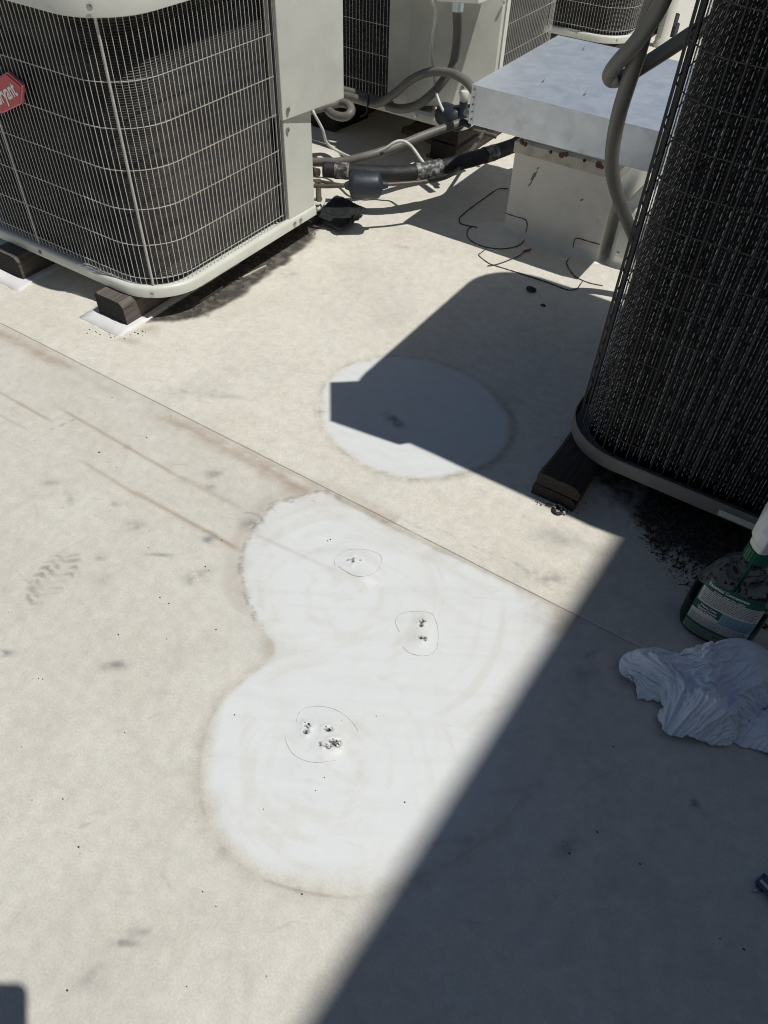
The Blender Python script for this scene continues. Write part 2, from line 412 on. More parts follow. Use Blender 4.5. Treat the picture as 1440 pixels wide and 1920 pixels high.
# rubbed swirl strokes around the three lobes
def swirl(p, k):
    x, y = gp(p); r = np.hypot(Xg - x, Yg - y); a = np.arctan2(Yg - y, Xg - x); return fbm(r * 60, a * 1.2, 1.0, 3, k)
sw = np.where(Yg > .5, swirl((640, 1110), 4), swirl((620, 1440), 8))
c1 = c1 * (1 - .34 * sst(.48, .75, sw) - .25 * sst(.52, .75, nz0) * sst(-.08, 0, d1))
c1 = c1 * (1 - .45 * sst(.42, .7, nz1) * sst(-.05, -.005, d1))
c2 = sst(.0, -1.0, (d2 + w * .6) / .011) * (1 - .28 * sst(.48, .75, swirl((780, 790), 12)))
c2 = c2 * (1 - .5 * sst(.5, .7, nz1) * sst(-.03, -.004, d2))
clean = np.clip(np.maximum(c1 * (Yg < SEAM) * (1 - .85 * sst(-.15, -.055, Xg)) * (1 - .8 * sst(.30, .18, Yg) * sst(-.22, -.13, Xg)), c2), 0, 1)
# general wipe haze outside the cleaned areas
haze = .30 * sst(.10, .0, d1) * sst(.4, .7, nz0); clean = np.maximum(clean, haze * .7)
# dirt rim pushed to the edges
rim1 = np.exp(-((d1 - .004) / .008)**2) * (Yg < SEAM) * (1 - .6 * right); rim2 = np.exp(-((d2 - .005) / .008)**2)
brown += .13 * rim1 * (.3 + nz1) + .08 * rim2 * (.3 + nz1)
brown += .28 * np.exp(-((d1 - .0005) / .0016)**2) * (Yg < SEAM) * (1 - right) * sst(.35, .6, nz1)
grey += .16 * rim1 * sst(.4, .7, nz2) + .14 * rim2 * sst(.35, .7, nz2)
gx = np.exp(-((d1 - .0015) / .0016)**2) * (Yg < SEAM)
grey += .45 * gx * sst(.5, .62, nz1) * sst(.30, .16, Yg)
left = (Xg < gp((520, 1200))[0] + .02) & (Yg > gp((500, 1180))[1])
grey += left * .75 * np.exp(-((d1 - .0035) / .0017)**2) * sst(.47, .56, fbm(Xg, Yg, 70, 2, 31))
grey += left * .6 * np.exp(-((d1 + .002) / .0012)**2) * sst(.55, .62, fbm(Xg, Yg, 160, 2, 33))
brown += left * .25 * np.exp(-((d1 - .018) / .016)**2)
# brown notch between the lobes
brown += .34 * np.exp(-blob((503, 1214), .022, .012, 2.4)**2); 
grey += .55 * np.exp(-((d2 - .003) / .0018)**2) * sst(.5, .6, fbm(Xg, Yg, 60, 2, 37)) * .6
grey += .35 * np.exp(-((d2 - .004) / .009)**2) * sst(-.55, -.42, Xg) * (.3 + nz2)
# long drip / water lines along the roof
def line(a, b, wd, k, arr=None, fade=True, amp=brown):
    d, t = seg_d(a, b); s = np.exp(-(d / wd)**2) * 1.45 * (.45 + 1.1 * nzs) * (sst(0, .12, t) * sst(1, .8, t) if fade else 1)
    amp += k * s
line((-60, 702), (112, 799), .0032, .34); line((103, 760), (360, 908), .0036, .36); line((330, 890), (470, 962), .006, .20)
line((-60, 748), (62, 811), .003, .22); line((150, 862), (268, 936), .0038, .32); line((240, 915), (470, 1043), .0045, .42)
line((440, 985), (640, 1075), .004, .16)
line((93, 807), (146, 783), .0016, .35, amp=grey)
def wide(a, b, wd, k):
    d, t = seg_d(a, b); global brown
    brown += k * np.exp(-(d / wd)**2) * sst(.30, .62, nz1 * .6 + nzs * .4) * sst(0, .15, t) * sst(1, .85, t)
wide((-30, 612), (150, 700), .014, .62); wide((285, 772), (600, 925), .017, .55); wide((480, 880), (585, 930), .02, .3)
wide((130, 690), (330, 800), .010, .18); wide((600, 925), (760, 985), .008, .18)
wide((1000, 1125), (1060, 1190), .03, .35)
# smudges and shoe scuffs
for p, rx, ry, a, k in [((255,985),.020,.011,.3,.30),((400,888),.016,.012,.8,.32),((392,912),.012,.008,.3,.26),((372,1010),.007,.0,0,0),((215,945),.01,.006,0,.2),
        ((392,1012),.013,.010,.4,.42),((372,1080),.013,.022,-.6,.30),((362,1092),.008,.006,.2,.3),((300,1040),.022,.004,.55,.32),((188,1046),.010,.006,.4,.3),
        ((196,1085),.008,.012,0,.18),((100,905),.02,.008,.6,.25),((130,935),.02,.006,-.4,.2),((240,838),.01,.008,0,.2),((470,985),.020,.016,.2,.30),
        ((215,1250),.03,.008,.7,.22),((222,1245),.02,.006,.7,.2),((5,1225),.014,.006,.6,.5),((235,1768),.016,.004,.55,.5),((265,1750),.02,.006,.6,.25),((170,1830),.008,.018,-.3,.2),
        ((760,465),.03,.014,.2,.25),((545,515),.03,.02,.3,.18),((350,735),.05,.01,.5,.16),((430,745),.05,.008,.5,.16),
        ((740,790),.022,.010,-.35,.75),((1095,1265),.012,.02,-.5,.26),((1105,1230),.006,.02,-.2,.4),((1030,1085),.035,.014,.4,.28),((1062,1590),.008,.016,-.4,.40),((1050,1010),.05,.02,.4,.18),
        ((1300,1505),.008,.006,0,.5),((930,1330),.03,.004,.9,.08),((870,1575),.04,.006,.7,.12),((970,1480),.05,.005,.8,.08)]:
    if k:
        b_ = blob(p, rx, ry, a); grey += 2.3 * k * np.exp(-b_**2.2) * sst(.28, .60, nz2 * .6 + nz1 * .4)
# boot print with zig-zag tread
bx, by = gp((100, 1082)); f0, f1 = gp((66, 1128)), gp((136, 1034)); fa = math.atan2(f1[1]-f0[1], f1[0]-f0[0]) - math.pi/2; ca, sa = math.cos(fa), math.sin(fa); u = (Xg - bx)*ca + (Yg - by)*sa; v_ = -(Xg - bx)*sa + (Yg - by)*ca
foot = sst(1.0, .8, np.sqrt((u/.034)**2 + (v_/.066)**2) + (nz1 - .5)*.5)
zig = np.abs(((v_ + .012*np.abs(((u/.022) % 2) - 1)) / .015) % 1 - .5)
grey += foot * sst(.18, .30, zig) * .72 * sst(.25, .55, nz1); brown += foot * .07
# arcs: heel curve and mould line
for p, r, a0, a1, k, wd in [((462,985),.030,.6,2.6,.5,.0022),((378,1020),.03,1.0,2.4,.5,.0018),((640,1620),.25,0,0,0,.001)]:
    if k:
        x, y = gp(p); rr_ = np.hypot(Xg - x, Yg - y); aa = np.arctan2(Yg - y, Xg - x); grey += k * np.exp(-((rr_ - r)/wd)**2) * sst(a0, a0+.3, aa) * sst(a1, a1-.3, aa)
# random hair-line scratches
for k in range(190):
    x = RNG.uniform(-1.6, .2); y = RNG.uniform(0, 1.6); a = RNG.normal(.45, .7); L = abs(RNG.normal(.02, .03)) + .008
    sel = (np.abs(Xg - x) < L) & (np.abs(Yg - y) < L)
    if not sel.any(): continue
    dx = Xg[sel] - x; dy = Yg[sel] - y; uu = dx*math.cos(a) + dy*math.sin(a); vv = -dx*math.sin(a) + dy*math.cos(a) + 4*uu*uu*RNG.normal(0, 1)
    grey[sel] += RNG.uniform(.08, .3) * np.exp(-(vv/.0014)**2) * sst(L/2, L/3, np.abs(uu)) * (1 - .7*clean[sel])
# soft general grime
grey += .10 * sst(.52, .78, fbm(Xg, Yg, 9, 5, 41)) * (1 - clean); brown += .07 * sst(.5, .75, fbm(Xg, Yg, 6, 5, 43)) * (1 - clean)
grey += .13 * sst(.62, .75, nz2) * sst(.45, .7, nz1) * (1 - clean)
# rusty halo by the sleepers and the rubber mat
for p, rx, ry, k in [((275,615),.03,.02,.5),((240,640),.03,.012,.45),((575,400),.02,.03,.4),((640,385),.05,.02,.35),((585,450),.02,.02,.4),((1046,955),.022,.012,.5),((560,460),.03,.02,.35)]:
    brown += k * np.exp(-blob(p, rx, ry, .3)**2) * sst(.3, .65, nz1)
# damp dark dirt below the right unit
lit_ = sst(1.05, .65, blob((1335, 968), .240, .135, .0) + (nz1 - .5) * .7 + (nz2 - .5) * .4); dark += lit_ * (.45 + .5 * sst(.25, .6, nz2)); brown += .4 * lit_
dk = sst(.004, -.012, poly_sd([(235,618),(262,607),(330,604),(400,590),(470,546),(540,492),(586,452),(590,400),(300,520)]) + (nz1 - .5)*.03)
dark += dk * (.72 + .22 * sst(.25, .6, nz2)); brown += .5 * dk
# relief
# wipe streaks that follow the rubbing directions, half-cleaned dirt and smears inside the patches
st1 = fbm((Xg*.86 + Yg*.5), (Yg*.86 - Xg*.5)*9, 9, 4, 81); st2 = fbm((Xg*.5 - Yg*.86), (Yg*.5 + Xg*.86)*8, 10, 4, 83); st3 = fbm(Xg, Yg*11, 7, 4, 85)
clean = clean * (1 - .11 * sst(.52, .75, st1) * sst(.35, .6, fbm(Xg, Yg, 8, 3, 86)) - .10 * sst(.52, .75, st2) * sst(.4, .65, fbm(Xg, Yg, 7, 3, 87)) - .25 * sst(.5, .72, st3) * sst(.58, .74, Yg) * (Yg < SEAM))
brown += .05 * sst(.5, .7, st3) * sst(.6, .76, Yg) * clean; grey += .035 * sst(.5, .7, st1) * clean
# faint drag streaks all over the walked-on membrane
grey += .09 * sst(.60, .8, st2) * sst(.5, .7, nz0) * (1 - clean) + .07 * sst(.60, .8, st1) * (1 - clean) * sst(.45, .7, fbm(Xg, Yg, 4, 3, 88))
# wrinkled dirt folds where the patch meets the seam
for a_, b_ in [((503,946),(522,938)),((522,938),(548,942)),((548,942),(575,925)),((575,925),(600,921)),((548,928),(562,938)),((562,938),(590,940)),((505,948),(520,962)),((530,930),(548,921)),((548,921),(566,930))]:
    d_, t__ = seg_d(a_, b_); grey += .55 * np.exp(-(d_/.0013)**2) * sst(.3, .6, nz2)
for a_, b_ in [((620,925),(700,955)),((700,955),(760,985)),((760,985),(800,990)),((800,990),(880,1030)),((880,1030),(960,1062)),((960,1062),(1010,1100)),((700,965),(790,1000)),((1010,1100),(1050,1130))]:
    d_, t__ = seg_d((a_[0]+10, a_[1]-4), (b_[0]+10, b_[1]-4)); grey += .24 * np.exp(-((d_ + (nz1-.5)*.008)/.0014)**2) * sst(.35, .6, nz2)
Z = .0012 * (fbm(Xg, Yg, 4, 3, 51) - .5) + .0005 * (fbm(Xg, Yg, 26, 3, 53) - .5)
Z += .0034 * np.exp(-blob((684,1086), .022, .010, .3)**2) + .0020 * np.exp(-blob((650,1035), .03, .012, .4)**2)
for p, r, h in [((668,1055),.030,.0030),((690,1075),.02,.0016),((792,1170),.016,.0022),((790,1198),.018,.0030),((577,1366),.014,.0022),((612,1368),.014,.0022),((622,1395),.018,.0035),((595,1392),.03,.0015)]:
    x, y = gp(p); q = np.hypot(Xg - x, Yg - y) / r; Z += h * np.exp(-q**2)
# punctures: torn, ragged dark holes sunk into the bumps
for p, rx, ry, a in [((661,1053),.0016,.0075,.5),((676,1052),.0022,.0014,0),((652,1053),.0009,.003,.5),((792,1166),.0050,.0034,.9),((790,1174),.003,.0025,0),((796,1199),.0032,.0034,.2),((789,1197),.0045,.003,.2),
        ((577,1361),.0055,.0032,.3),((575,1374),.0032,.0042,.2),((615,1369),.0058,.0036,.5),((629,1396),.0062,.0058,.6),((613,1402),.0055,.0016,.4),((601,1397),.005,.0010,-.6),((620,1391),.003,.002,.2)]:
    q = blob(p, rx, ry, a) + (fbm(Xg, Yg, 260, 3, 61) - .5) * 1.3
    hole = sst(1.15, .75, q); dark += hole; Z -= .0035 * hole; Z += .0016 * np.exp(-((q - 1.5)/.45)**2)
grey += .3 * np.exp(-(blob((789,1197), .006, .004, .2) * 1.2)**6) * 0
# membrane lap: the sheet beyond the seam lies over the near one
Z += np.where(Yg > SEAM, .0016 + .0006 * (fbm(Xg, Yg*0, 12, 3, 71) - .5), 0)
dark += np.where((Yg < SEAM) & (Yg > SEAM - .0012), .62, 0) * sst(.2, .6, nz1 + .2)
brown += .10 * np.exp(-((SEAM - .004 - Yg) / .006)**2) * (Yg < SEAM)
nx, ny = len(xs), len(ys)
V3 = np.stack([Xg, Yg, Z], -1).reshape(-1, 3)
idx = np.arange(nx*ny).reshape(ny, nx)
quads = np.stack([idx[:-1, :-1], idx[:-1, 1:], idx[1:, 1:], idx[1:, :-1]], -1).reshape(-1, 4)
me = bpy.data.meshes.new('roof')
me.vertices.add(len(V3)); me.vertices.foreach_set('co', V3.astype(np.float32).ravel())
me.loops.add(len(quads)*4); me.loops.foreach_set('vertex_index', quads.astype(np.int32).ravel())
me.polygons.add(len(quads)); me.polygons.foreach_set('loop_start', np.arange(0, len(quads)*4, 4, dtype=np.int32))
me.polygons.foreach_set('use_smooth', np.ones(len(quads), bool))
me.update(calc_edges=True)
ca_ = me.color_attributes.new('dirt', 'FLOAT_COLOR', 'POINT')
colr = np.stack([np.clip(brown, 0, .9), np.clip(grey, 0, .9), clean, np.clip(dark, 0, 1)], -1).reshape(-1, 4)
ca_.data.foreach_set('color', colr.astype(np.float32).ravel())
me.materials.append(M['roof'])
roof = bpy.data.objects.new('roof', me); col.objects.link(roof); tag(roof, kind='structure')
b = MB()
for p, r_ in [((661,1053),.005),((792,1166),.0055),((796,1199),.005),((577,1361),.0055),((575,1374),.004),((615,1369),.006),((629,1396),.008),((613,1402),.005)]:
    x, y = gp(p); j = np.argmin(abs(ys - y)); i_ = np.argmin(abs(xs - x)); z0_ = float(Z[max(0, j-3):j+4, max(0, i_-3):i_+4].max())
    for k in range(6):
        a = random.uniform(0, 6.28); a2 = a + random.uniform(.4, .8); q1 = (x + r_*math.cos(a), y + r_*.7*math.sin(a), z0_ - .0004); q2 = (x + r_*math.cos(a2), y + r_*.7*math.sin(a2), z0_ - .0004)
        am = (a + a2)/2; l_ = r_*random.uniform(.35, .75); b.add([q1, q2, (x + l_*math.cos(am), y + l_*.7*math.sin(am), z0_ + random.uniform(.0006, .0028))], [(0, 1, 2)])
fl_ = b.build('torn_flap', M['pad'], roof); tag(fl_, kind='stuff')
# the rest of the roof, butted round the detailed sheet
fb = MB(); x0, x1, y0, y1 = xs[0], xs[-1], ys[0], ys[-1]; Bq = 60
for a in [(-Bq, Bq, -Bq, y0), (-Bq, Bq, y1, Bq), (-Bq, x0, y0, y1), (x1, Bq, y0, y1)]:
    fb.add([(a[0], a[2], 0), (a[1], a[2], 0), (a[1], a[3], 0), (a[0], a[3], 0)], [(0, 1, 2, 3)])
tag(fb.build('roof_surround', M['roof_far']), kind='structure')

# ------------------------------------------------------------------ unseen wall added right of the frame to cast the long soft shadow
WX, WZ = 1.573, 4.05
wl = thing('shadow_wall', (WX, -1.5, 0), 'unseen dark grey stucco wall added beyond the right edge to cast the long soft-edged shadow', 'wall')
def shadow_wall_slab(name, w_, z0_, z1_, mat):
    k_ = .019; xa, xb = WX + .45*k_, WX - 6*k_            # added wall skewed a little to slant its shadow edge
    b = MB(); P = [(xb, -5.0), (xb + w_, -5.0), (xa + w_, 1.45), (xa, 1.45)]
    b.add([(x, y, z0_) for x, y in P] + [(x, y, z1_) for x, y in P], [(0,3,2,1), (4,5,6,7), (0,1,5,4), (1,2,6,5), (2,3,7,6), (3,0,4,7)]); return b.build(name, mat, wl)
shadow_wall_slab('shadow_wall_body', .3, 0, WZ - .10, M['stucco']); shadow_wall_slab('shadow_wall_coping', .34, WZ - .0975, WZ, M['cream_dim'])

# ------------------------------------------------------------------ condenser units
def screw(parent, p, nrm, r=.0042):
    p = np.array(p, float); nrm = np.array(nrm, float); b = MB(); b.cyl(p, p + nrm*.002, r*1.35, n=8); b.cyl(p + nrm*.002, p + nrm*.0045, r, r*.85, n=6)
    return b.build('screw', M['screw'], parent)

def unit(label, x0, x1, y0, y1, zb, zt, ztop, r, pitch, rows, svc, cw, group, dark=False, wire_r=.00072, base=None, rods=True, coil_sides='all', chamfer_all=True, pan_svc=None, panels=(.21, .21)):
    t = thing('condenser_unit', ((x0+x1)/2, (y0+y1)/2, zb), label, 'air conditioner', group)
    ch = svc if chamfer_all else None
    def path(off, n=9): return rr_path(x0, x1, y0, y1, r, off, n, ch, cw)
    pan = (lambda off: rr_path(x0, x1, y0, y1, r if pan_svc is None else pan_svc, off, 9)) if not chamfer_all or pan_svc is not None else path
    prof = [(-.03, zb), (.009, zb), (.012, zb+.002), (.012, zb+.020), (.009, zb+.025), (.004, zb+.027), (-.004, zb+.026), (-.006, zb+.012), (-.06, zb+.010)]
    if dark: prof = [(-.03, zb), (.009, zb), (.011, zb+.002), (.011, zb+.028), (.009, zb+.030), (.007, zb+.028), (.006, zb+.012), (-.06, zb+.010)]
    v, f = loft([ring3(pan(o), z) for o, z in prof], (True, True))
    bp = mesh('base_pan', v, f, M['cream'] if not dark else M['taupe'], t, True)
    bp.modifiers.new('es', 'EDGE_SPLIT').split_angle = math.radians(40)
    z0 = zb + .030
    # coil: stacked fins
    if not dark:
        P = dense(path(-.024), .012); n = len(P); C = P.mean(0); nr = []
        for i in range(n):
            d = P[(i+1) % n] - P[i-1]; nn = np.array([d[1], -d[0]]); nr.append(nn/np.linalg.norm(nn))
        nr = np.array(nr); rings = []; z = z0; k = 0
        while z < zt + .01:
            o = .0 if k % 2 else -.005; rings.append(ring3(P + nr*o, z)); z += .0021 if k % 2 else .0024; k += 1
        v, f = loft(rings); mesh('coil', v, f, M['coil'], t)
    # wire guard
    wp = path(.0); L = np.concatenate([[0], np.cumsum(np.linalg.norm(np.diff(np.vstack([wp, wp[:1]]), axis=0), axis=1))])
    P = dense(wp, pitch); b = MB()
    def in_svc(p):
        if not chamfer_all: return False
        c = {(1,-1):(x1,y0),(1,1):(x1,y1),(-1,1):(x0,y1),(-1,-1):(x0,y0)}[svc]
        dx, dy = abs(p[0]-c[0]), abs(p[1]-c[1])
        if dx < .004: return dy < panels[1]
        if dy < .004: return dx < panels[0]
        return dx + dy < cw + .02
    for p in P:
        if not in_svc(p): b.bar((p[0], p[1], z0 - .004), (p[0], p[1], zt + .006), wire_r, 4)
    Q = dense(path(-.0022), .02)
    for z in rows:
        for i in range(len(Q)):
            a, c = Q[i], Q[(i+1) % len(Q)]
            if in_svc(a) or in_svc(c): continue
            b.bar((a[0], a[1], z), (c[0], c[1], z), wire_r*(.85 if dark else 1.3), 4)
    b.build('wire_guard', M['wire'] if not dark else M['wire_dark'], t)
    # top cap with fan guard
    prof = [(-.020, zt), (.006, zt), (.010, zt+.002), (.010, ztop-.012), (.006, ztop-.004), (-.004, ztop), (-.10, ztop+.004)]
    if dark: prof = [(o + (.022 if o > 0 else 0), z) for o, z in prof]
    full = lambda off: rr_path(x0, x1, y0 - (.011 if dark else 0), y1, r, off, 9, ch, cw)
    rings = [ring3(full(o), z) for o, z in prof]
    cx, cy = (x0+x1)/2, (y0+y1)/2; nn = len(rings[0]); fr = min(x1-x0, y1-y0)*.36
    last = np.array(rings[-1]); ang = np.arctan2(last[:,1]-cy, last[:,0]-cx)
    for rr_, z in ((fr, ztop+.012), (fr-.004, ztop+.010), (fr-.012, ztop-.05), (.03, ztop-.055)):
        rings.append([(cx + rr_*math.cos(a), cy + rr_*math.sin(a), z) for a in ang])
    v, f = loft(rings, (True, True)); cap = mesh('top_cap', v, f, M['cream'] if not dark else M['cream_dim'], t, True)
    cap.modifiers.new('es', 'EDGE_SPLIT').split_angle = math.radians(35)
    b = MB()
    for k in range(9):
        rr_ = .03 + k*(fr-.03)/8; pts = [(cx + rr_*math.cos(a), cy + rr_*math.sin(a), ztop+.014 + .01*(1-k/8)) for a in np.linspace(0, 2*math.pi, 33)]
        for p, q in zip(pts[:-1], pts[1:]): b.bar(p, q, .002)
    for a in np.linspace(0, 2*math.pi, 7)[:-1]: b.bar((cx, cy, ztop+.024), (cx+fr*math.cos(a), cy+fr*math.sin(a), ztop+.014), .002)
    b.build('fan_guard', M['wire_dark'], t)
    return t, path, z0

unit_group = 'condenser units standing on the roof'
# --- left unit (nearest on the left)
LX0, LX1, LY0, LY1, LZ = -1.862, -1.205, .978, 1.632, .058
rowsL = [.145 + .0745*k for k in range(6)]
rowsL = [.100] + [.179, .258, .338, .418, .500]
tL, pathL, z0L = unit('cream condenser unit with dark coil, thin pale wire guard and red pentagon badge', LX0, LX1, LY0, LY1, LZ,   .604, .652, .115, .0121, rowsL, (1, 1), .105, unit_group)
# thicker rods of the guard
def rod(p, parent, z0, z1, w=.0021): 
    b = MB(); b.bar((p[0], p[1], z0), (p[0], p[1], z1), w, 6); return b.build('guard_rod', M['wire'], parent)
cc = np.array([LX1 - .115, LY0 + .115]); a = math.radians(-52); pr = cc + .1165*np.array([math.cos(a), math.sin(a)])
rod(pr, tL, z0L - .006, .606)
rod((G(100,440,.09)[0], LY0 - .0015), tL, z0L - .006, .606, .0015)
for p, nrm in [((pr[0]+.003, pr[1]-.013, LZ+.012), (math.cos(a), math.sin(a), 0)), ((G(100,462,.07)[0], LY0-.012, LZ+.014), (0,-1,0)),
               ((LX1+.012, 1.44, LZ+.014), (1,0,0)), ((LX1+.012, 1.465, LZ+.014), (1,0,0)), ((pr[0]+.004, pr[1]-.011, .622), (math.cos(a), math.sin(a), 0))]:
    screw(tL, p, nrm)
# service panels on the far right corner
def prism(name, poly, z0, z1, mat, parent, bw=.002):
    n = len(poly); v = [(x, y, z0) for x, y in poly] + [(x, y, z1) for x, y in poly]
    f = [tuple(range(n))[::-1], tuple(range(n, 2*n))] + [(k, (k+1) % n, n + (k+1) % n, n + k) for k in range(n)]
    return bevel(mesh(name, v, f, mat, parent), bw)
low = prism('corner_panel', [(LX1-.02, 1.428), (LX1+.006, 1.428), (LX1+.008, 1.530), (LX1-.10, 1.632), (LX1-.12, 1.612)], .0835, .3215, M['cream'], tL)
up = prism('control_box', [(LX1-.06, 1.424), (LX1+.009, 1.424), (LX1+.036, 1.628), (LX1-.05, 1.69), (LX1-.14, 1.64)], .3235, .606, M['cream'], tL)
screw(tL, (LX1+.0125, 1.440, .345), (1,-.1,0)); screw(tL, (LX1+.0072, 1.440, .300), (1,0,0))
b = MB(); b.bar((LX1-.002, 1.419, .088), (LX1-.002, 1.419, .604), .003, 6); b.build('guard_rod', M['wire_dark'], tL)
# badge
by_ = LY0 - .0125
def badge_poly(s):
    c = np.array([-1.537, .4315]); u_ = np.array([.906, .423]); w_ = np.array([-.423, .906])
    pts = [(-.092, .0), (-.062, .034), (.058, .034), (.092, -.004), (.046, -.036), (-.058, -.034)]
    return [c + s*(a*u_ + q*w_) for a, q in pts]
def plate(name, poly, yb, yf, mat, parent, bw=.0012):
    n = len(poly); v = [(x, yf, z) for x, z in poly] + [(x, yb, z) for x, z in poly]
    f = [tuple(range(n)), tuple(range(n, 2*n))[::-1]] + [(k, n + k, n + (k+1) % n, (k+1) % n) for k in range(n)]
    return bevel(mesh(name, v, f, mat, parent), bw)
bd = plate('badge', badge_poly(.81), by_ + .010, by_ + .003, M['red_rim'], tL)
plate('badge_face', badge_poly(.75), by_ + .0035, by_ + .001, M['red'], bd)
def text_obj(name, s, size, mat, parent, mw, xscale=1.0, extrude=.0004, bold=.0):
    cu = bpy.data.curves.new('lettering_curve', 'FONT'); cu.body = s; cu.size = size; cu.extrude = extrude; cu.offset = bold; cu.align_x = 'CENTER'; cu.align_y = 'CENTER'
    cu.resolution_u = 3
    o = bpy.data.objects.new('tmp', cu); col.objects.link(o)
    dg = bpy.context.evaluated_depsgraph_get(); me = bpy.data.meshes.new_from_object(o.evaluated_get(dg))
    col.objects.unlink(o); bpy.data.objects.remove(o)
    me.transform(Matrix.Diagonal((xscale, 1, 1, 1))); me.transform(mw)
    vs = [tuple(q.co) for q in me.vertices]; fs = [tuple(p.vertices) for p in me.polygons]
    return mesh(name, vs, fs, mat, parent)
U = Vector((.906, 0, .423)); W = Vector((-.423, 0, .906)); NN = U.cross(W)
def frame(U, W, N_, o):
    mm = Matrix.Identity(4)
    for i in range(3): mm[i][0] = U[i]; mm[i][1] = W[i]; mm[i][2] = N_[i]; mm[i][3] = o[i]
    return mm
text_obj('lettering', 'bryant', .040, M['white_print'], bd, frame(U, W, NN, (-1.530, by_ + .0004, .4335)), .78, bold=.0008)

# --- second unit behind it
SX0, SX1, SY0, SY1, SZ = -1.747, -1.090, 2.110, 2.767, .122
tS, pathS, z0S = unit('cream condenser unit behind the pipes with chamfered service corner and overhanging control box', SX0, SX1, SY0, SY1, SZ, .668, .716, .10, .0121,
                      [.19 + .0795*k for k in range(7)], (1, -1), .185, unit_group, pan_svc=.03, panels=(.262, .225))
prism('corner_panel', [(SX1-.262, SY0-.001), (SX1-.187, SY0-.003), (SX1+.003, SY0+.182), (SX1+.003, SY0+.200), (SX1-.03, SY0+.21), (SX1-.25, SY0+.03)], SZ+.028, .668, M['cream_dim'], tS)
prism('corner_flange', [(SX1-.004, SY0+.2015), (SX1+.007, SY0+.2015), (SX1+.007, SY0+.223), (SX1-.004, SY0+.223)], SZ+.028, .668, M['cream'], tS, .001)
CBZ = .462
prism('control_box', [(SX1-.155, SY0-.010), (SX1-.05, SY0-.105), (SX1+.045, SY0-.055), (SX1+.055, SY0+.11), (SX1-.02, SY0+.14), (SX1-.13, SY0+.05)], CBZ, .668, M['cream'], tS)
screw(tS, onX(945, 4, SX1+.007), (1,0,0)); screw(tS, (onY(780,221,SY0-.010)[0], SY0-.012, SZ+.013), (0,-1,0))
screw(tS, (SX1-.066, SY0+.114, .20), (.7,-.7,0)); screw(tS, (SX1-.30, SY0-.012, SZ+.013), (0,-1,0))

# --- third unit further back
TX0, TX1, TY0, TY1 = -1.735, -1.075, 3.425, 4.08
tT, pathT, z0T = unit('furthest condenser unit at the top behind the galvanised box, only its foot in view', TX0, TX1, TY0, TY1, .058, .604, .652, .13, .0125,
                      [.1 + .08*k for k in range(7)], (-1, 1), .16, unit_group)
screw(tT, (TX1-.03, TY0+.008, .075), (.6,-.8,0)); screw(tT, (TX1-.20, TY0-.012, .075), (0,-1,0))

# --- right unit in the foreground, in shade
RX0, RX1, RY0, RY1, RZ = -.284, .372, 1.072, 1.722, .057
tR, pathR, z0R = unit('large dark condenser unit in shade with coarse dark wire guard, cropped by the right edge', RX0, RX1, RY0, RY1, RZ, .985, 1.035, .105, .0225,
                      [.120 + .0540*k for k in range(16)], (-1, -1), .12, unit_group, dark=True, wire_r=.0013, chamfer_all=False)
# coil of the right unit: louvred sheet on the two sides in view, closed; light between the fins is painted on as slivers
Pc = dense(rr_path(RX0, RX1, RY0, RY1, .105, -.022, 9), .0024)
nC = len(Pc)
def side_ok(p): return (p[1] < RY0 + .21 and p[0] < RX1 - .02) or p[0] < RX0 + .10
dC = np.roll(Pc, -1, 0) - np.roll(Pc, 1, 0); nC_ = np.stack([dC[:,1], -dC[:,0]], 1); nC_ /= np.linalg.norm(nC_, axis=1)[:, None]
b = MB(); zt_ = .99
for i in range(nC):
    p0, p1 = Pc[i], Pc[(i+1) % nC]
    if not side_ok(p0): continue
    a0 = p0 + nC_[i]*.0022*(i % 2); a1 = p1 + nC_[(i+1) % nC]*.0022*((i+1) % 2)
    b.add([(a0[0], a0[1], z0R-.020), (a1[0], a1[1], z0R-.020), (a1[0], a1[1], zt_), (a0[0], a0[1], zt_)], [(0,1,2,3)])
b.build('coil', M['coil_dark'], tR)
# sunlight glinting through the fins, painted as short pale slivers before the coil
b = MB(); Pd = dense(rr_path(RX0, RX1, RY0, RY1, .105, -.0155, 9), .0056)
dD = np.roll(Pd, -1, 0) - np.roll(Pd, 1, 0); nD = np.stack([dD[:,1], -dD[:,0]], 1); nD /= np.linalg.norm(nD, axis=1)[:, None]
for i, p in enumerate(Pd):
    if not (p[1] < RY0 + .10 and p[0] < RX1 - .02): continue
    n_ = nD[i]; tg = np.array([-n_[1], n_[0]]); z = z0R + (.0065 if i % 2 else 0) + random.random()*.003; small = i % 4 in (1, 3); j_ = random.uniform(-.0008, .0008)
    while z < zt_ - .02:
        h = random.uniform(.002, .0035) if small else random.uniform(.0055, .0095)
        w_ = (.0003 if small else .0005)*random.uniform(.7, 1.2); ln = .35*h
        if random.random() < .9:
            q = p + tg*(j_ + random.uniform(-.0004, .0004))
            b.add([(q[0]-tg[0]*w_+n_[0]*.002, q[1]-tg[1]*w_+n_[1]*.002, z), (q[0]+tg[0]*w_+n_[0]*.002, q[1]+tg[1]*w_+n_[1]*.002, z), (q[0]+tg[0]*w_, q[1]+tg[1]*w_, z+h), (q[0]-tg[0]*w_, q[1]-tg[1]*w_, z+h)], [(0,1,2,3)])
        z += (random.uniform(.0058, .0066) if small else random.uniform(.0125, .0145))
tag(b.build('fin_glint', M['fin_glint'], tR), kind='stuff')
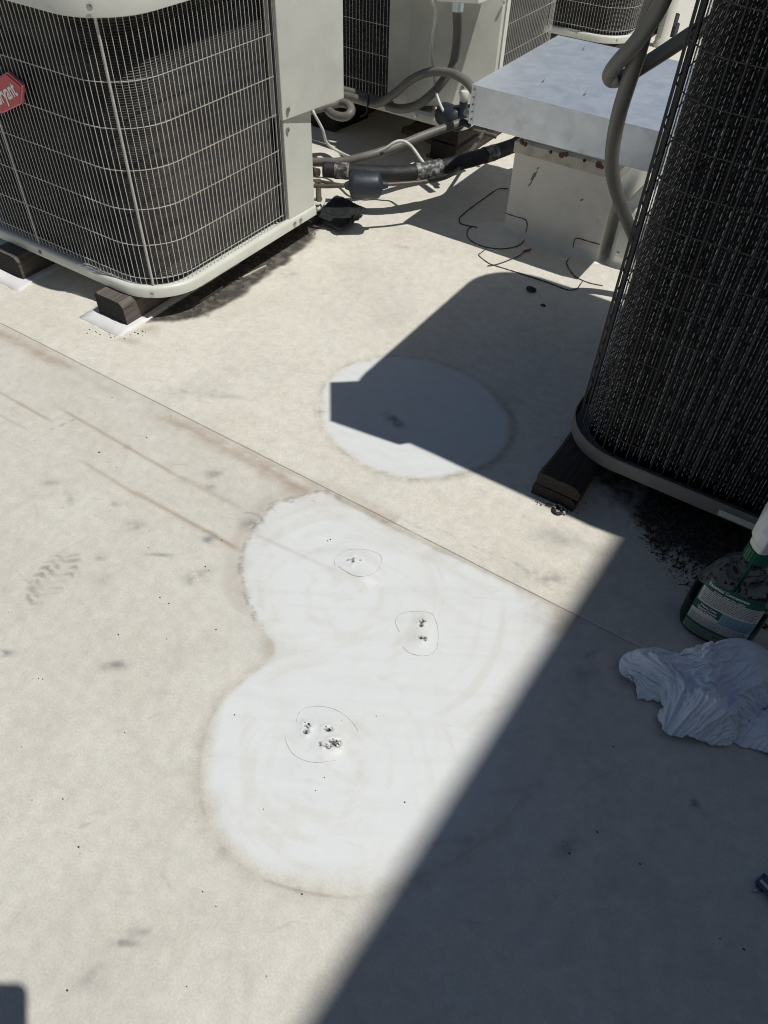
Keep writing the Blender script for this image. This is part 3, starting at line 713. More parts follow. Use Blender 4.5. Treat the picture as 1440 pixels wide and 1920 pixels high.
# diamond mesh of bent fins over the coil
b = MB(); Pm = dense(rr_path(RX0, RX1, RY0, RY1, .105, -.0175, 9), .0056); nM = len(Pm)
for i in range(nM):
    p, q = Pm[i], Pm[(i+1) % nM]
    if not side_ok(p): continue
    z = z0R; k = i % 2
    while z < .985:
        za, zb_ = (z, z+.0058) if k % 2 == 0 else (z+.0058, z)
        b.add([(p[0], p[1], za), (q[0], q[1], zb_), (q[0], q[1], zb_+.0011), (p[0], p[1], za+.0011)], [(0,1,2,3)]); z += .0058; k += 1
tag(b.build('fin_mesh', M['coil_dark'], tR), kind='stuff')
b = MB(); b.box(RX0+.06, RX1-.06, RY0+.06, RY1-.06, RZ+.012, RZ+.0135); b.build('pan_floor', M['galv_floor'], tR)
rodp = rr_path(RX0, RX1, RY0, RY1, .105, -.006, 9)
b = MB()
p_ = np.array([RX0+.005, RY0+.115]); b.box(p_[0]-.004, p_[0]+.004, p_[1]-.005, p_[1]+.005, z0R-.004, .99); b.build('corner_post', M['wire_dark'], tR)
b = MB(); sx = onY(1352, 950, RY0-.0135); ex = onY(1440, 985, RY0-.0135)
st = prism('data_sticker', [(sx[0], RY0-.0128), (.13, RY0-.0128), (.13, RY0-.0122), (sx[0], RY0-.0122)], RZ+.0055, RZ+.0185, M['label_paper'], tR, .0003)
# control box hanging at its near corner, above the frame
prism('control_box', [(-.324,1.135), (-.375,1.092), (-.300,.990), (-.224,1.000), (-.180,1.05), (-.27,1.14)], .80, .985, M['cream_dim'], tR)
screw(tR, onX(1077, 797, RX0-.012), (-1,0,0))

# ------------------------------------------------------------------ timber sleepers and membrane pads
def sleeper(label, x0, x1, y0, y1, z0, z1, mat, group='timber sleepers under the condenser units', chip=False, stacked=False):
    t = thing('timber_sleeper', ((x0+x1)/2, y0, z0), label, 'sleeper', group)
    zz = [(z0, z1)] if not stacked else [(z0, z0 + (z1-z0)*.46), (z0 + (z1-z0)*.5, z1)]
    for k, (a, c) in enumerate(zz):
        dx = .004*k; nxs = 6; nys = 40
        b = MB(); xsx = np.linspace(x0+dx, x1+dx*.3, nxs); yy = np.linspace(y0+.0005, y1, nys); rows_ = []
        prof = [(x0, a), (x0, c-.006), (x0+.006, c)] + [(x, c) for x in np.linspace(x0+.015, x1-.02, 5)] + [(x1-.010, c-.001), (x1, c-.010), (x1, a)]
        v = []; f = []; n = len(prof)
        for j, y in enumerate(yy):
            for q, (x, z) in enumerate(prof):
                jx = (vnoise(np.array(x*60), np.array(y*14), 3+k) - .5)*.003; jz = (vnoise(np.array(x*70+9), np.array(y*9), 5+k) - .5)*.0022
                v.append((x + dx + jx, y + (j == 0)*(vnoise(np.array(x*150.), np.array(z*150.), 8)-.5)*.003, max(z + (jz if z > a else 0), .0008)))
        for j in range(nys-1):
            for q in range(n-1): f.append((j*n+q, (j+1)*n+q, (j+1)*n+q+1, j*n+q+1))
        body = mesh('timber', v, f, mat, t)
        e = mesh('end_face', v[:n], [tuple(range(n))], M['endgrain'], t)
        v2 = v[-n:]; mesh('end_face', v2, [tuple(range(n))[::-1]], M['endgrain'], t)
    return t
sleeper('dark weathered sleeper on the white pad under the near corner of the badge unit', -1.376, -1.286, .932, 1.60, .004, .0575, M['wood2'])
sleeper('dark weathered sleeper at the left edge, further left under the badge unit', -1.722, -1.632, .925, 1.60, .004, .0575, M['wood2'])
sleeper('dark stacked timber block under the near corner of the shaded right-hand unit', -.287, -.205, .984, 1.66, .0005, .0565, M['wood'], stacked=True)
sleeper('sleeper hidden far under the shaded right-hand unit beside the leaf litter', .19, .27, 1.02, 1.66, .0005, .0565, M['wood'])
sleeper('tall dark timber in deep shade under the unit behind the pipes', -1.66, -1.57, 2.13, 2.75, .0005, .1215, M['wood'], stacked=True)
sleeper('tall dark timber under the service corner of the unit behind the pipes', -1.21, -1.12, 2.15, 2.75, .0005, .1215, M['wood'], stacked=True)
sleeper('sleeper lying under the foot of the furthest condenser unit', -1.25, -1.17, 3.46, 4.0, .0005, .0575, M['wood'])
def pad(label, poly, z=.0035, th=.003):
    P = np.array(poly, float); n = len(P); c = P.mean(0)
    D = dense(P, .012); m_ = len(D); v = []; f = []
    for s in (1.0, .8, .55, .28):
        for q in D:
            p = c + (q - c)*s; zz = z + .0035*max(0, s-.75)*4*(vnoise(np.array(p[0]*40), np.array(p[1]*40), 2) - .15)
            v.append((p[0] + (s == 1)*random.uniform(-.0012, .0012), p[1] + (s == 1)*random.uniform(-.0012, .0012), zz))
    for k in range(3):
        for i in range(m_): f.append((k*m_+i, k*m_+(i+1) % m_, (k+1)*m_+(i+1) % m_, (k+1)*m_+i))
    f.append(tuple(range(3*m_, 4*m_)))
    v += [(a_, b_, .0005) for a_, b_, _ in v[:m_]]; o = 4*m_
    for i in range(m_): f.append((o+i, o+(i+1) % m_, (i+1) % m_, i))
    return tag(mesh('membrane_pad', v, f, M['pad'], None, True), label, 'pad', 'white membrane pads under the sleepers')
pad('bright white membrane offcut under the sleeper at the near corner of the badge unit', [gp((150,597)), gp((222,634)), gp((272,606)), (-1.264, 1.30), (-1.400, 1.30)])
pad('white membrane offcut under the sleeper at the left edge of the photo', [(-1.745,.888), gp((34,549)), gp((62,530)), (-1.600, 1.2), (-1.745, 1.2)])

# ------------------------------------------------------------------ galvanised duct box on its curb
BX0, BX1, BY0, BY1, BZ0, BZ1 = -.887, -.402, 1.757, 2.243, .291, .379
tb = thing('roof_duct', (-.645, 2.0, 0), 'square galvanised metal box on a white wrapped curb with rusty flange strip', 'duct box')
b = MB(); b.box(BX0, BX1, BY0, BY1, BZ0, BZ1); capo = bevel(b.build('metal_cap', M['galv'], tb), .0025, 3)
b = MB(); b.box(BX0-.0008, BX0+.010, BY0-.0009, BY0+.0, BZ0+.002, BZ1-.003); b.build('seam_flange', M['galv'], capo)
for k in range(5): screw(capo, (BX0 + .006, BY0-.0009, BZ0 + .012 + k*.0165), (0,-1,0), .0020)
b = MB(); b.box(BX0-.0014, BX1+.0014, BY0-.0014, BY1+.0014, BZ1-.0035, BZ1+.0006); bevel(b.build('folded_lid', M['galv'], tb), .0006)
for q in [(1018,155),(1093,94),(1096,179)]:
    p = G(q[0], q[1], BZ1+.0006); b = MB(); b.cyl(p, p + np.array([0,0,.0025]), .0035, n=8); b.cyl(p + np.array([0,0,.0025]), p + np.array([.002,.001,.009]), .0013, .0006, n=6); b.build('nail', M['screw'], capo)
CX0, CX1, CY0, CY1 = -.798, -.520, 1.858, 2.138
prof = [(.020, .0018), (.008, .005), (.003, .013), (0, .030), (0, .12), (.001, .2135)]
rings = [ring3(rr_path(CX0, CX1, CY0, CY1, .006, o, 5), z) for o, z in prof]
v, f = loft(rings, (False, True))
M['curb'] = simple('membrane_wrap', (.76, .735, .68), .6, var=.05, vscale=8, dirt=.55, dirt_col=(.52, .47, .40), dscale=7, bump=.2, bscale=80)
cb = mesh('curb_wrap', v, f, M['curb'], tb, True); cb.modifiers.new('es', 'EDGE_SPLIT').split_angle = math.radians(50)
b = MB(); b.box(CX0-.003, CX1+.003, CY0-.0035, CY1+.003, .2140, .2410); fl = bevel(b.build('flange_strip', M['strip'], tb), .0012)
b = MB(); b.box(CX0+.02, CX1-.02, CY0+.02, CY1-.02, .2412, .2908); b.build('duct_neck', M['galv'], tb)
for px, py in ((983,268),(1057,291),(1124,311)):
    p = onY(px, py, CY0-.0035); b = MB()
    for k in range(5):
        o = np.array([random.uniform(-.008,.008), 0, random.uniform(-.004,.004)]); b.cyl(p + o + np.array([0,.0005,0]), p + o + np.array([0,-.0022-.0004*k,0]), random.uniform(.004,.0085), random.uniform(.002,.004), n=9)
    b.build('rust_blister', M['rust'], fl)
for px, py in ((1033,285),(1096,301)):
    p = onY(px, py, CY0-.0035); b = MB(); b.cyl(p + np.array([0,.0004,0]), p + np.array([0,-.0006,0]), .0042, n=12); b.build('bolt_hole', M['interior'], fl)
# scuffs on the curb face
def decal(name, cx_, cz, rx, rz, ang, mat, parent, n=14, y=CY0-.0008):
    v = []; 
    for k in range(n):
        t_ = 2*math.pi*k/n; q = 1 + random.uniform(-.45, .25); a_, c_ = rx*q*math.cos(t_), rz*q*math.sin(t_)
        v.append((cx_ + a_*math.cos(ang) - c_*math.sin(ang), y, cz + a_*math.sin(ang) + c_*math.cos(ang)))
    return mesh(name, v, [tuple(range(n))[::-1]], mat, parent)
M['scuff'] = simple('scuff', (.19, .175, .15), .8, var=.3, vscale=120)
for (px, py), rx, rz, an in [((1001,330),.018,.0045,1.15),((994,345),.008,.002,1.1),((1009,315),.006,.002,.9),((1091,375),.005,.0022,.8),((1009,356),.0018,.001,0),((1120,414),.0022,.0010,.9),((1030,390),.001,.001,0),((1062,352),.001,.001,0)]:
    p = onY(px, py, CY0-.0008); decal('scuff_mark', p[0], p[2], rx, rz, an, M['scuff'], cb)
# corner patches of membrane with dark sealant edges
def zz(a, c): return (850 + a*.19444, 330 + c*.19444)
def bead(pts, on='roof', r=.0013):
    if on == 'roof': P = [tuple(G(*zz(*p), .0022) + np.array([0,0,.0006])) for p in pts]
    else: P = [tuple(onY(*zz(*p), CY0 - .0012)) for p in pts]
    return tube('sealant_bead', P, r, M['bead'], tb, n=6, step=.006, smooth_path=True, rfun=lambda s, L: r*(.7 + .7*float(vnoise(np.array(s*160), np.array(r*1e4), 4))))
bead([(528,126),(480,124),(425,130),(300,215),(180,300),(90,375),(60,405),(58,440),(75,462),(140,480),(230,498)], r=.0016)
bead([(497,358),(590,388),(685,416),(705,440),(712,470),(705,520),(692,572)], 'curb', .0011)
bead([(690,605),(670,640),(600,682),(470,704),(330,690),(210,650),(150,605),(132,565),(140,515),(180,492)])
bead([(318,702),(270,740),(246,768),(330,835),(390,862),(640,940),(900,1026),(1080,1094),(1130,1102),(1190,1090),(1225,1045),(1250,1008)])
bead([(1412,662),(1300,630),(1200,600),(1172,612),(1162,640),(1150,720)], 'curb', .0011)
bead([(1120,790),(1092,830),(1100,868),(1130,920),(1180,975),(1250,1010),(1330,1038),(1440,1060)])
def patch(polyp, z=.0026):
    P = dense(np.array([G(*zz(*p), z)[:2] for p in polyp]), .01); n = len(P)
    v = [(x, y, z) for x, y in P] + [(x, y, z-.002) for x, y in P]
    return mesh('corner_patch', v, [tuple(range(n))] + [(k, n+k, n+(k+1) % n, (k+1) % n) for k in range(n)], M['curb'], tb)
o = patch([(690,605),(600,682),(470,704),(330,690),(210,650),(140,600),(132,565),(180,492),(300,440),(480,440)], .0022); 
# pipe housing beside the curb
ph = thing('pipe_housing', (-.46, 1.95, 0), 'small cream rounded metal pipe cover right of the curb behind the hose', 'pipe cover')
b = MB(); v, f = loft([ring3(rr_path(-.497, -.405, 1.862, 2.06, .022, o, 6), z) for o, z in ((.010,.0017),(.004,.006),(0,.014),(0,.150),(-.006,.158),(-.02,.160))], (False, True)); mesh('cover', v, f, M['cream'], ph, True)
b = MB(); v, f = loft([ring3(rr_path(-.4785, -.409, 1.857, 1.8618, .002, 0, 2), z) for z in (.030,.135)], (True, True)); pl = mesh('cover_plate', v, f, M['cream'], ph); bevel(pl, .001)
screw(pl, (-.472, 1.8565, .04), (0,-1,0), .003); screw(pl, (-.416, 1.8565, .04), (0,-1,0), .003)

# ------------------------------------------------------------------ hoses, pipes and cables
P = [onY(px, py, y) for px, py, y in ((1262,-60,1.31),(1245,-5,1.32),(1222,38,1.33),(1192,80,1.34),(1163,112,1.355),(1148,131,1.375),(1143,143,1.40),(1150,150,1.425),(1170,145,1.445),(1200,127,1.46),(1245,98,1.465),(1300,62,1.47),(1340,40,1.47))]
tag(tube('flexible_conduit', P, .0128, M['conduit_fat'], n=20, step=.008), 'thick grey hose dropping in from the top and doubling back into the shaded unit', 'hose')
P = [onY(px, py, y) for px, py, y in ((1262,-55,1.33),(1243,-32,1.35),(1226,0,1.36),(1211,45,1.37),(1196,100,1.38),(1180,150,1.395),(1163,205,1.42),(1152,255,1.47),(1147,300,1.53),(1150,335,1.58),(1160,372,1.635),(1175,412,1.69),(1190,448,1.72),(1205,490,1.735),(1215,530,1.742))]
tag(tube('flexible_conduit', P, .0138, M['conduit_fat'], n=20, step=.008), 'thick grey hose hanging in front of the galvanised box down to the roof', 'hose')
def pl_(pts): return [G(*p) for p in pts]
c1 = thing('armoured_conduit', G(760,268,.0), 'ribbed grey conduit running from the badge unit to the galvanised box', 'conduit')
tube('sleeve', pl_([(572,304,.105),(600,304,.112),(640,303,.122),(690,292,.138),(740,276,.150),(800,252,.165),(850,235,.178),(890,221,.186),(930,206,.19)]), .0118, M['conduit'], c1, n=12, step=.0045, ribs=True, ribamp=.045)
t = thing('insulated_pipe', G(740,325,.0), 'thick black foam-wrapped pipe with torn silver tape between the units', 'pipe')
bpts = pl_([(606,318,.118),(650,321,.118),(700,325,.118),(760,325,.118),(830,313,.118),(900,294,.118),(955,276,.118),(1010,252,.118)])
tube('foam_sleeve', bpts, .0205, M['black'], t, n=16, step=.006, rfun=lambda s, L: .0205*(1 + .09*(float(vnoise(np.array(s*70), np.array(0.), 6))-.5)))
M['tape'] = simple('torn_silver_tape', (.06, .06, .06), .4, var=.6, vscale=90, dirt=.95, dirt_col=(.62, .62, .60), dscale=70)
Pb, sb = resample(catmull(bpts), .004)
def band(i0, i1, name, r): tube(name, Pb[i0:i1], r, M['tape'], t, n=18, step=.003, smooth_path=False, rfun=lambda s, L: r*(1 + .05*float(vnoise(np.array(s*200), np.array(1.), 2))))
kk = lambda px: int(np.argmin([np.hypot(*( (np.array([720,960]) + F*(R.T@(q-CAM))[:2]/(R.T@(q-CAM))[2]) - np.array(px))) for q in Pb]))
band(kk((628,320)), kk((658,322)), 'tape', .0209); band(kk((778,324)), kk((828,314)), 'tape', .0222); band(kk((908,292)), kk((930,285)), 'tape', .0213)
b = MB(); a0 = G(588,322,.115); b.cyl(a0 + np.array([-.02,-.004,0]), a0 + np.array([.016,.0,0]), .0125, n=14); b.build('copper_stub', M['copper'], t)
t = thing('liquid_line', G(685,347,0), 'thin refrigerant line with dark blue-grey filter drier canister in front of the black pipe', 'pipe')
tube('copper_tube', pl_([(585,348,.118),(610,349,.125),(640,348,.132),(662,347,.134)]), .0055, M['copper'], t, n=10)
tube('copper_tube', pl_([(586,338,.118),(612,342,.125),(640,347,.131)]), .0042, M['copper'], t, n=10)
tube('copper_tube', pl_([(708,346,.134),(740,345,.133),(780,342,.132),(825,336,.128),(852,323,.118),(873,297,.106),(893,268,.098),(908,246,.10)]), .0052, M['copper'], t, n=10)
A = G(657,348,.134); B = G(713,347,.134); ax = (B - A)/np.linalg.norm(B - A)
def lathe(name, A, ax, prof, mat, parent, n=28):
    ax = np.array(ax, float); u_ = np.cross(ax, (0,0,1.) if abs(ax[2]) < .9 else (1.,0,0)); u_ /= np.linalg.norm(u_); w_ = np.cross(ax, u_)
    rings = [[A + ax*s + r*(math.cos(t_)*u_ + math.sin(t_)*w_) for t_ in np.linspace(0, 2*math.pi, n+1)[:-1]] for s, r in prof]
    v, f = loft(rings, (True, True)); o = mesh(name, v, f, mat, parent, True); o.modifiers.new('es', 'EDGE_SPLIT').split_angle = math.radians(50); return o
Ld = np.linalg.norm(B - A)
lathe('filter_drier', A, ax, [(-.014,.008),(-.004,.012),(0,.026),(.004,.0315),(.010,.0335),(Ld*.5,.0325),(Ld-.010,.0335),(Ld-.004,.0315),(Ld,.026),(Ld+.006,.011),(Ld+.02,.0075)], M['drier'], t)
# service valves at the badge unit
t = thing('service_valve', G(592,350,0), 'brass and black service valves on the side of the badge unit', 'valve')
b = MB(); q = G(590,318,.118); b.cyl(q + np.array([-.03,-.01,-.02]), q + np.array([-.03,-.01,.035]), .021, n=12); b.build('valve_body', M['black'], t)
b = MB(); q = G(597,352,.11); b.cyl(q + np.array([0,0,-.035]), q + np.array([0,0,.012]), .0075, n=8); b.cyl(q + np.array([0,0,.012]), q + np.array([0,0,.02]), .010, n=6); b.build('valve_stem', M['brass'], t)
tube('drip_tube', pl_([(585,372,.06),(600,368,.065),(607,374,.06),(600,388,.055),(588,396,.05)]), .0055, M['cable'], t, n=8)
# white cables
tag(tube('cable', pl_([(586,205,.20),(590,215,.19),(605,243,.15),(613,268,.11),(635,284,.09),(661,295,.10),(684,293,.125),(719,281,.155),(738,268,.175),(752,264,.18),(765,269,.175),(776,280,.16),(785,293,.15),(794,305,.142)]), .0042, M['cable'], n=8, step=.008),
    'thin white cable looping over the ribbed conduit to the black pipe', 'cable')
P = [onY(px, py, y) for px, py, y in ((806,-30,1.99),(809,0,2.0),(817,22,2.03),(812,64,2.06),(808,96,2.07),(812,128,2.06),(816,166,2.05),(823,190,2.04),(832,210,2.03))]
tag(tube('cable', P, .0042, M['cable'], n=8, step=.008), 'thin white cable hanging down in front of the chamfered service panel', 'cable')
# conduits by the second unit
P = [onY(px, py, y) for px, py, y in ((856,-16,2.09),(857,20,2.09),(858,60,2.09),(854,100,2.09),(846,130,2.08),(826,158,2.06),(808,178,2.05),(780,198,2.045),(750,204,2.045),(725,198,2.045))]
t = thing('whip_conduit', G(780,200,0), 'grey conduit hanging from the overhanging control box and curving along the pan', 'conduit')
tube('sleeve', P, .0125, M['conduit'], t, n=12, step=.0045, ribs=True, ribamp=.03)
b = MB(); q = onY(858, 14, 2.09); b.cyl(q + np.array([0,0,-.008]), q + np.array([0,0,.045]), .0155, n=12); b.build('fitting', M['galv'], t)
P = [onY(px, py, y) for px, py, y in ((560,170,2.03),(600,174,2.035),(645,179,2.035),(690,191,2.03),(712,193,2.03),(744,172,2.03),(770,150,2.03),(806,135,2.03),(845,137,2.02),(872,151,2.0),(888,169,1.98),(900,190,1.96))]
t = thing('armoured_conduit', G(800,150,0), 'ribbed grey conduit arching in front of the chamfered corner into the galvanised box', 'conduit')
tube('sleeve', P, .0115, M['conduit'], t, n=12, step=.0045, ribs=True, ribamp=.045)
P = [onY(px, py, y) for px, py, y in ((590,162,2.06),(640,168,2.06),(690,182,2.065),(735,197,2.07))]
tag(tube('armoured_conduit', P, .011, M['conduit'], n=12, step=.0045, ribs=True, ribamp=.045), 'ribbed grey conduit lying along the foot of the grille behind the badge unit', 'conduit')
tag(tube('coiled_conduit', pl_([(560,210,.16),(585,206,.16),(612,199,.16),(638,193,.165),(655,198,.17),(658,211,.165),(645,219,.155),(626,215,.15),(614,204,.15),(606,190,.17),(595,175,.2)]), .0125, M['conduit'], n=12, step=.005, ribs=True, ribamp=.03),
    'loop of fat grey conduit curled below the badge unit control box', 'conduit')
tag(tube('cable_tie', [onY(691,178,2.03), onY(690,196,2.013), onY(686,212,2.005), onY(676,219,2.0)], .0026, M['black'], n=6), 'thin black strap tied round the conduits beside the grille', 'strap')
# second filter drier and valve
t = thing('filter_drier', G(848,222,.1), 'blue-grey filter drier canister beside the corner of the galvanised box', 'filter drier')
A = onY(830,212,2.07); B = onY(861,226,2.03); ax = (B - A)/np.linalg.norm(B-A); Ld = np.linalg.norm(B-A)
lathe('canister', A, ax, [(-.02,.008),(-.006,.011),(0,.024),(.006,.031),(Ld*.5,.032),(Ld-.006,.031),(Ld,.024),(Ld+.006,.011),(Ld+.05,.008)], M['drier'], t)
tube('copper_tube', pl_([(862,238,.10),(880,243,.10),(905,249,.10),(930,256,.10)]), .007, M['copper'], t, n=8)
t = thing('service_valve', G(868,190,.1), 'grey capped service valve between the chamfered panel and the galvanised box', 'valve')
q = onY(868, 205, 2.04); up_ = np.array([0,0,1.])
lathe('valve_body', q - up_*.04, up_, [(0,.016),(.03,.018),(.045,.012),(.06,.012)], M['drier'], t, 14)
lathe('valve_cap', q + up_*.0205, up_, [(0,.010),(.004,.013),(.022,.0125),(.027,.010)], M['cable'], t, 8)
q2 = onY(876, 212, 2.02); lathe('flare_nut', q2, np.array([.7,-.5,.2])/.883, [(0,.013),(.02,.013),(.026,.009),(.05,.009)], M['screw'], t, 6)
q3 = onY(820, 207, 2.06); lathe('port_cap', q3, np.array([-.5,-.8,.2])/.964, [(-.03,.008),(-.01,.011),(.012,.011),(.016,.007)], M['brass'], t, 8)
# boards and debris in the shade of the second unit
def slab(name, poly, z0, z1, mat, label, cat, group=None, jitter=.004):
    P = dense(np.array(poly, float), .02); P = P + RNG.uniform(-jitter, jitter, P.shape); n = len(P)
    v = [(x, y, z0) for x, y in P] + [(x, y, z1 + random.uniform(-.001, .002)) for x, y in P]
    return tag(mesh(name, v, [tuple(range(n))[::-1], tuple(range(n, 2*n))] + [(k, (k+1) % n, n+(k+1) % n, n+k) for k in range(n)], mat), label, cat, group)
slab('wooden_board', [gp(p) for p in ((752,250),(860,290),(905,268),(930,240),(905,228),(800,228))], .003, .016, M['wood_board'], 'brown stained board lying under the foot of the unit behind the pipes', 'board')
slab('wooden_scrap', [gp(p) for p in ((800,296),(880,300),(890,290),(830,282))], .002, .010, M['wood_board'], 'splintered brown wood scrap beside the brown board under the pipes', 'wood scrap')
slab('rubber_pad', [gp(p) for p in ((560,225),(592,237),(628,247),(648,240),(690,222),(640,200),(580,200))], .002, .020, M['black'], 'dark rubber pad in the shade below the curled conduit loop', 'pad', None, .001)
# rubber mat scrap near the badge unit
mc = [np.array(G(*p)) for p in ((580,413),(632,383),(686,406),(636,444))]; v = []; n = 26
for i in range(n):
    for j in range(n):
        s_, t_ = i/(n-1), j/(n-1); p = (mc[0]*(1-s_)+mc[1]*s_)*(1-t_) + (mc[3]*(1-s_)+mc[2]*s_)*t_
        e = min(s_, 1-s_, t_, 1-t_)
        v.append((p[0] + random.uniform(-.002,.002)*(e < .02), p[1] + random.uniform(-.002,.002)*(e < .02), .006 + .016*abs(s_ - .45)*1.2*(1 - t_*.5) + .012*fbm(np.array(p[0]), np.array(p[1]), 30, 3, 3) + (.012 if t_ > .93 and .2 < s_ < .8 else 0)*random.random()))
f = [(i*n+j, (i+1)*n+j, (i+1)*n+j+1, i*n+j+1) for i in range(n-1) for j in range(n-1)]
mt = mesh('rubber_mat', v, f, M['black'], None, True); sd = mt.modifiers.new('sol', 'SOLIDIFY'); sd.thickness = .005; sd.offset = -1
tag(mt, 'torn black rubber scrap on the roof beside the corner of the badge unit', 'rubber scrap')
# loose wire with an orange tip
t = thing('loose_wire', G(*zz(520,820)), 'short loose brown wire with an orange tip in front of the curb', 'wire')
tube('wire', [G(*zz(*p), .004) for p in ((330,866),(400,856),(470,835),(545,806),(610,780),(650,758),(685,725),(700,718))], .0013, M['bead'], t, n=6)
tube('wire_tip', [G(*zz(*p), .005) for p in ((683,726),(705,717),(725,712),(748,706))], .0028, M['orange'], t, n=8)
# vent post and black blocks standing in for shadow strips on the far roof
t = thing('vent_pipe', (-1.015, 3.76, 0), 'short cream vent pipe standing behind the galvanised box at the top', 'vent pipe')
lathe('pipe', np.array([-1.015,3.76,0.]), up_, [(0.001,.034),(.012,.034),(.016,.030),(.034,.030),(.036,.028),(.30,.028)], M['post'], t)
lathe('cap', np.array([-1.015,3.76,.3005]), up_, [(0,.036),(.03,.036),(.036,.03)], M['post'], t)
for px, py, w_, lb in ((1247,45,.10,'narrow black block standing in for a shadow strip on the sunlit roof beside the vent pipe'), (1240,62,.13,'second black block standing in for a shadow strip nearer the galvanised box beside the vent pipe')):
    p = G(px, py); b = MB(); b.box(p[0]-w_*.5, p[0]+w_*.5, p[1]-.03, p[1]+.03, .001, .045); o = bevel(b.build('shadow_block', M['black']), .006); tag(o, lb, 'block', 'black blocks standing in for shadow strips by the vent pipe')

# ------------------------------------------------------------------ small litter
def lump(p, r, mat, flat=.5, seed=0, n1=9, n2=6):
    v = []; f = []
    for i in range(n2+1):
        th = math.pi*i/n2
        for k in range(n1):
            a = 2*math.pi*k/n1; q = r*(1 + .55*(vnoise(np.array(math.cos(a)*2+seed*3.1+5), np.array(th*2+math.sin(a)*2+9), seed)-.5))
            v.append((p[0] + q*math.sin(th)*math.cos(a), p[1] + q*math.sin(th)*math.sin(a)*.7, p[2] + max(-.0003, q*flat*math.cos(th))))
    for i in range(n2):
        for k in range(n1): f.append((i*n1+k, (i+1)*n1+k, (i+1)*n1+(k+1) % n1, i*n1+(k+1) % n1))
    return v, f
v, f = lump(G(997,543,.004), .014, None, .5, 3, 16, 10); tag(mesh('dirt_lump', v, f, M['debris']), 'dark dried lump in the shadow behind the round patch', 'debris lump')
v, f = lump(G(1018,572,.003), .007, None, .3, 5, 12, 8); tag(mesh('dirt_lump', v, f, M['debris']), 'smaller faint lump just below the dark dried lump in the shadow', 'debris lump')
t_ = [G(1046,957,.004) + .0085*np.array([math.cos(a), math.sin(a), 0]) for a in np.linspace(0, 2*math.pi, 22)]
t = thing('rubber_washer', G(1046,957,0), 'black rubber washer with bits of grit at the foot of the stacked timber block', 'washer')
tube('ring', t_, .0032, M['black'], t, n=8, step=.003, smooth_path=False)
b = MB()
for k in range(14):
    p = G(1046,957,.003) + np.array([random.gauss(0,.007), random.gauss(.004,.005), random.uniform(0,.004)]); vv, ff = lump(p, random.uniform(.0015,.0035), None, .7, k, 6, 4); b.add(vv, ff)
b.build('grit', M['strip'], t)
b = MB()
for k in range(30):
    px = random.uniform(1005, 1085); p = G(px, 935 + (px-1005)*.38 + random.gauss(4,5), .003); vv, ff = lump(p, random.uniform(.0006,.0026), None, .6, k+40, 6, 4); b.add(vv, ff)
for k in range(26):
    s_ = random.random(); p = G(155 + s_*120, 600 + abs(.55-s_)*-30 + 35 + random.gauss(0,3), .002); vv, ff = lump(p, random.uniform(.0006,.0026), None, .6, k+80, 6, 4); b.add(vv, ff)
# scattered specks
known = [(265,714),(302,690),(90,1066),(80,1273),(222,1190),(380,1672),(126,1857),(72,1272),(0,1225),(385,1062),(392,1069),(278,1026),(614,1014),(759,1504),(1160,994),(990,945),(300,690),(640,728),(1330,1112),(1180,1096),(757,463),(880,470),(655,560),(700,880),(210,745),(275,820),(300,1120),(405,1180),(440,1340),(60,1500),(150,1600),(500,1830),(350,1850),(40,1400),(118,1498),(1240,1530),(1150,1400),(1200,1620),(1350,1760),(1310,1700),(1395,1780),(1120,1560),(1063,1585),(1068,1600),(1056,1578),(1071,1592),(780,756),(790,378),(742,405),(770,379),(1200,1010),(820,400),(730,412),(625,815)]
for k, p in enumerate(known):
    q = G(*p, .0008); vv, ff = lump(q, random.uniform(.0007, .0017), None, .4, k+200, 6, 4); b.add(vv, ff)
for k in range(70):
    x = random.uniform(-1.75, .28); y = random.uniform(-.1, 1.95)
    if random.random() < .5: x = random.uniform(-1.0, .28); y = random.uniform(-.1, 1.0)
    vv, ff = lump((x, y, .0012), abs(random.gauss(.0004, .0005)) + .0004, None, .4, k+300, 5, 3); b.add(vv, ff)
tag(b.build('roof_grit', M['debris']), kind='stuff')
# leaf litter under the right-hand unit
b = MB()
def leafq(x, y, z, s):
    a = random.uniform(0, 2*math.pi); tl = random.gauss(0, .5); u_ = np.array([math.cos(a), math.sin(a), math.sin(tl)*.5])*s; w_ = np.array([-math.sin(a), math.cos(a), random.gauss(0,.35)])*s*random.uniform(.15,.5); c_ = np.array([x, y, z])
    b.add([c_-u_, c_+w_*.8+np.array([0,0,s*.15]), c_+u_, c_-w_*.8+np.array([0,0,s*.1])], [(0,1,2),(0,2,3)])
for k in range(15000):
    x = random.uniform(-.14, .36); y = random.gauss(1.09, .085)
    d_ = ((x-.11)/.205)**2 + ((y-1.09)/.165)**2
    if d_ > 1.0 + .25*random.random(): continue
    leafq(x, y, .002 + (1.15-d_)*.016*random.random(), random.uniform(.0015, .006))
for k in range(350): leafq(random.gauss(-1.235,.022), random.uniform(1.03,1.6), .003 + .006*random.random(), random.uniform(.002,.006))
for k in range(120):
    p = G(random.uniform(1010,1100), random.uniform(800,960)); leafq(p[0], p[1], .002, random.uniform(.001,.003))
tag(b.build('leaf_litter', M['leaf']), kind='stuff')
for p, q_, lb in [((455,520),(500,497),'longer pale wood splinter lying in the dirt under the badge unit'),((375,566),(418,538),'shorter pale wood splinter in the dirt nearer the sleeper under the badge unit')]:
    b = MB(); a0, a1 = G(*p, .003), G(*q_, .003); b.bar(a0, a1, .0022, 4); tag(b.build('wood_splinter', M['strip']), lb, 'splinter', 'pale splinters under the badge unit')
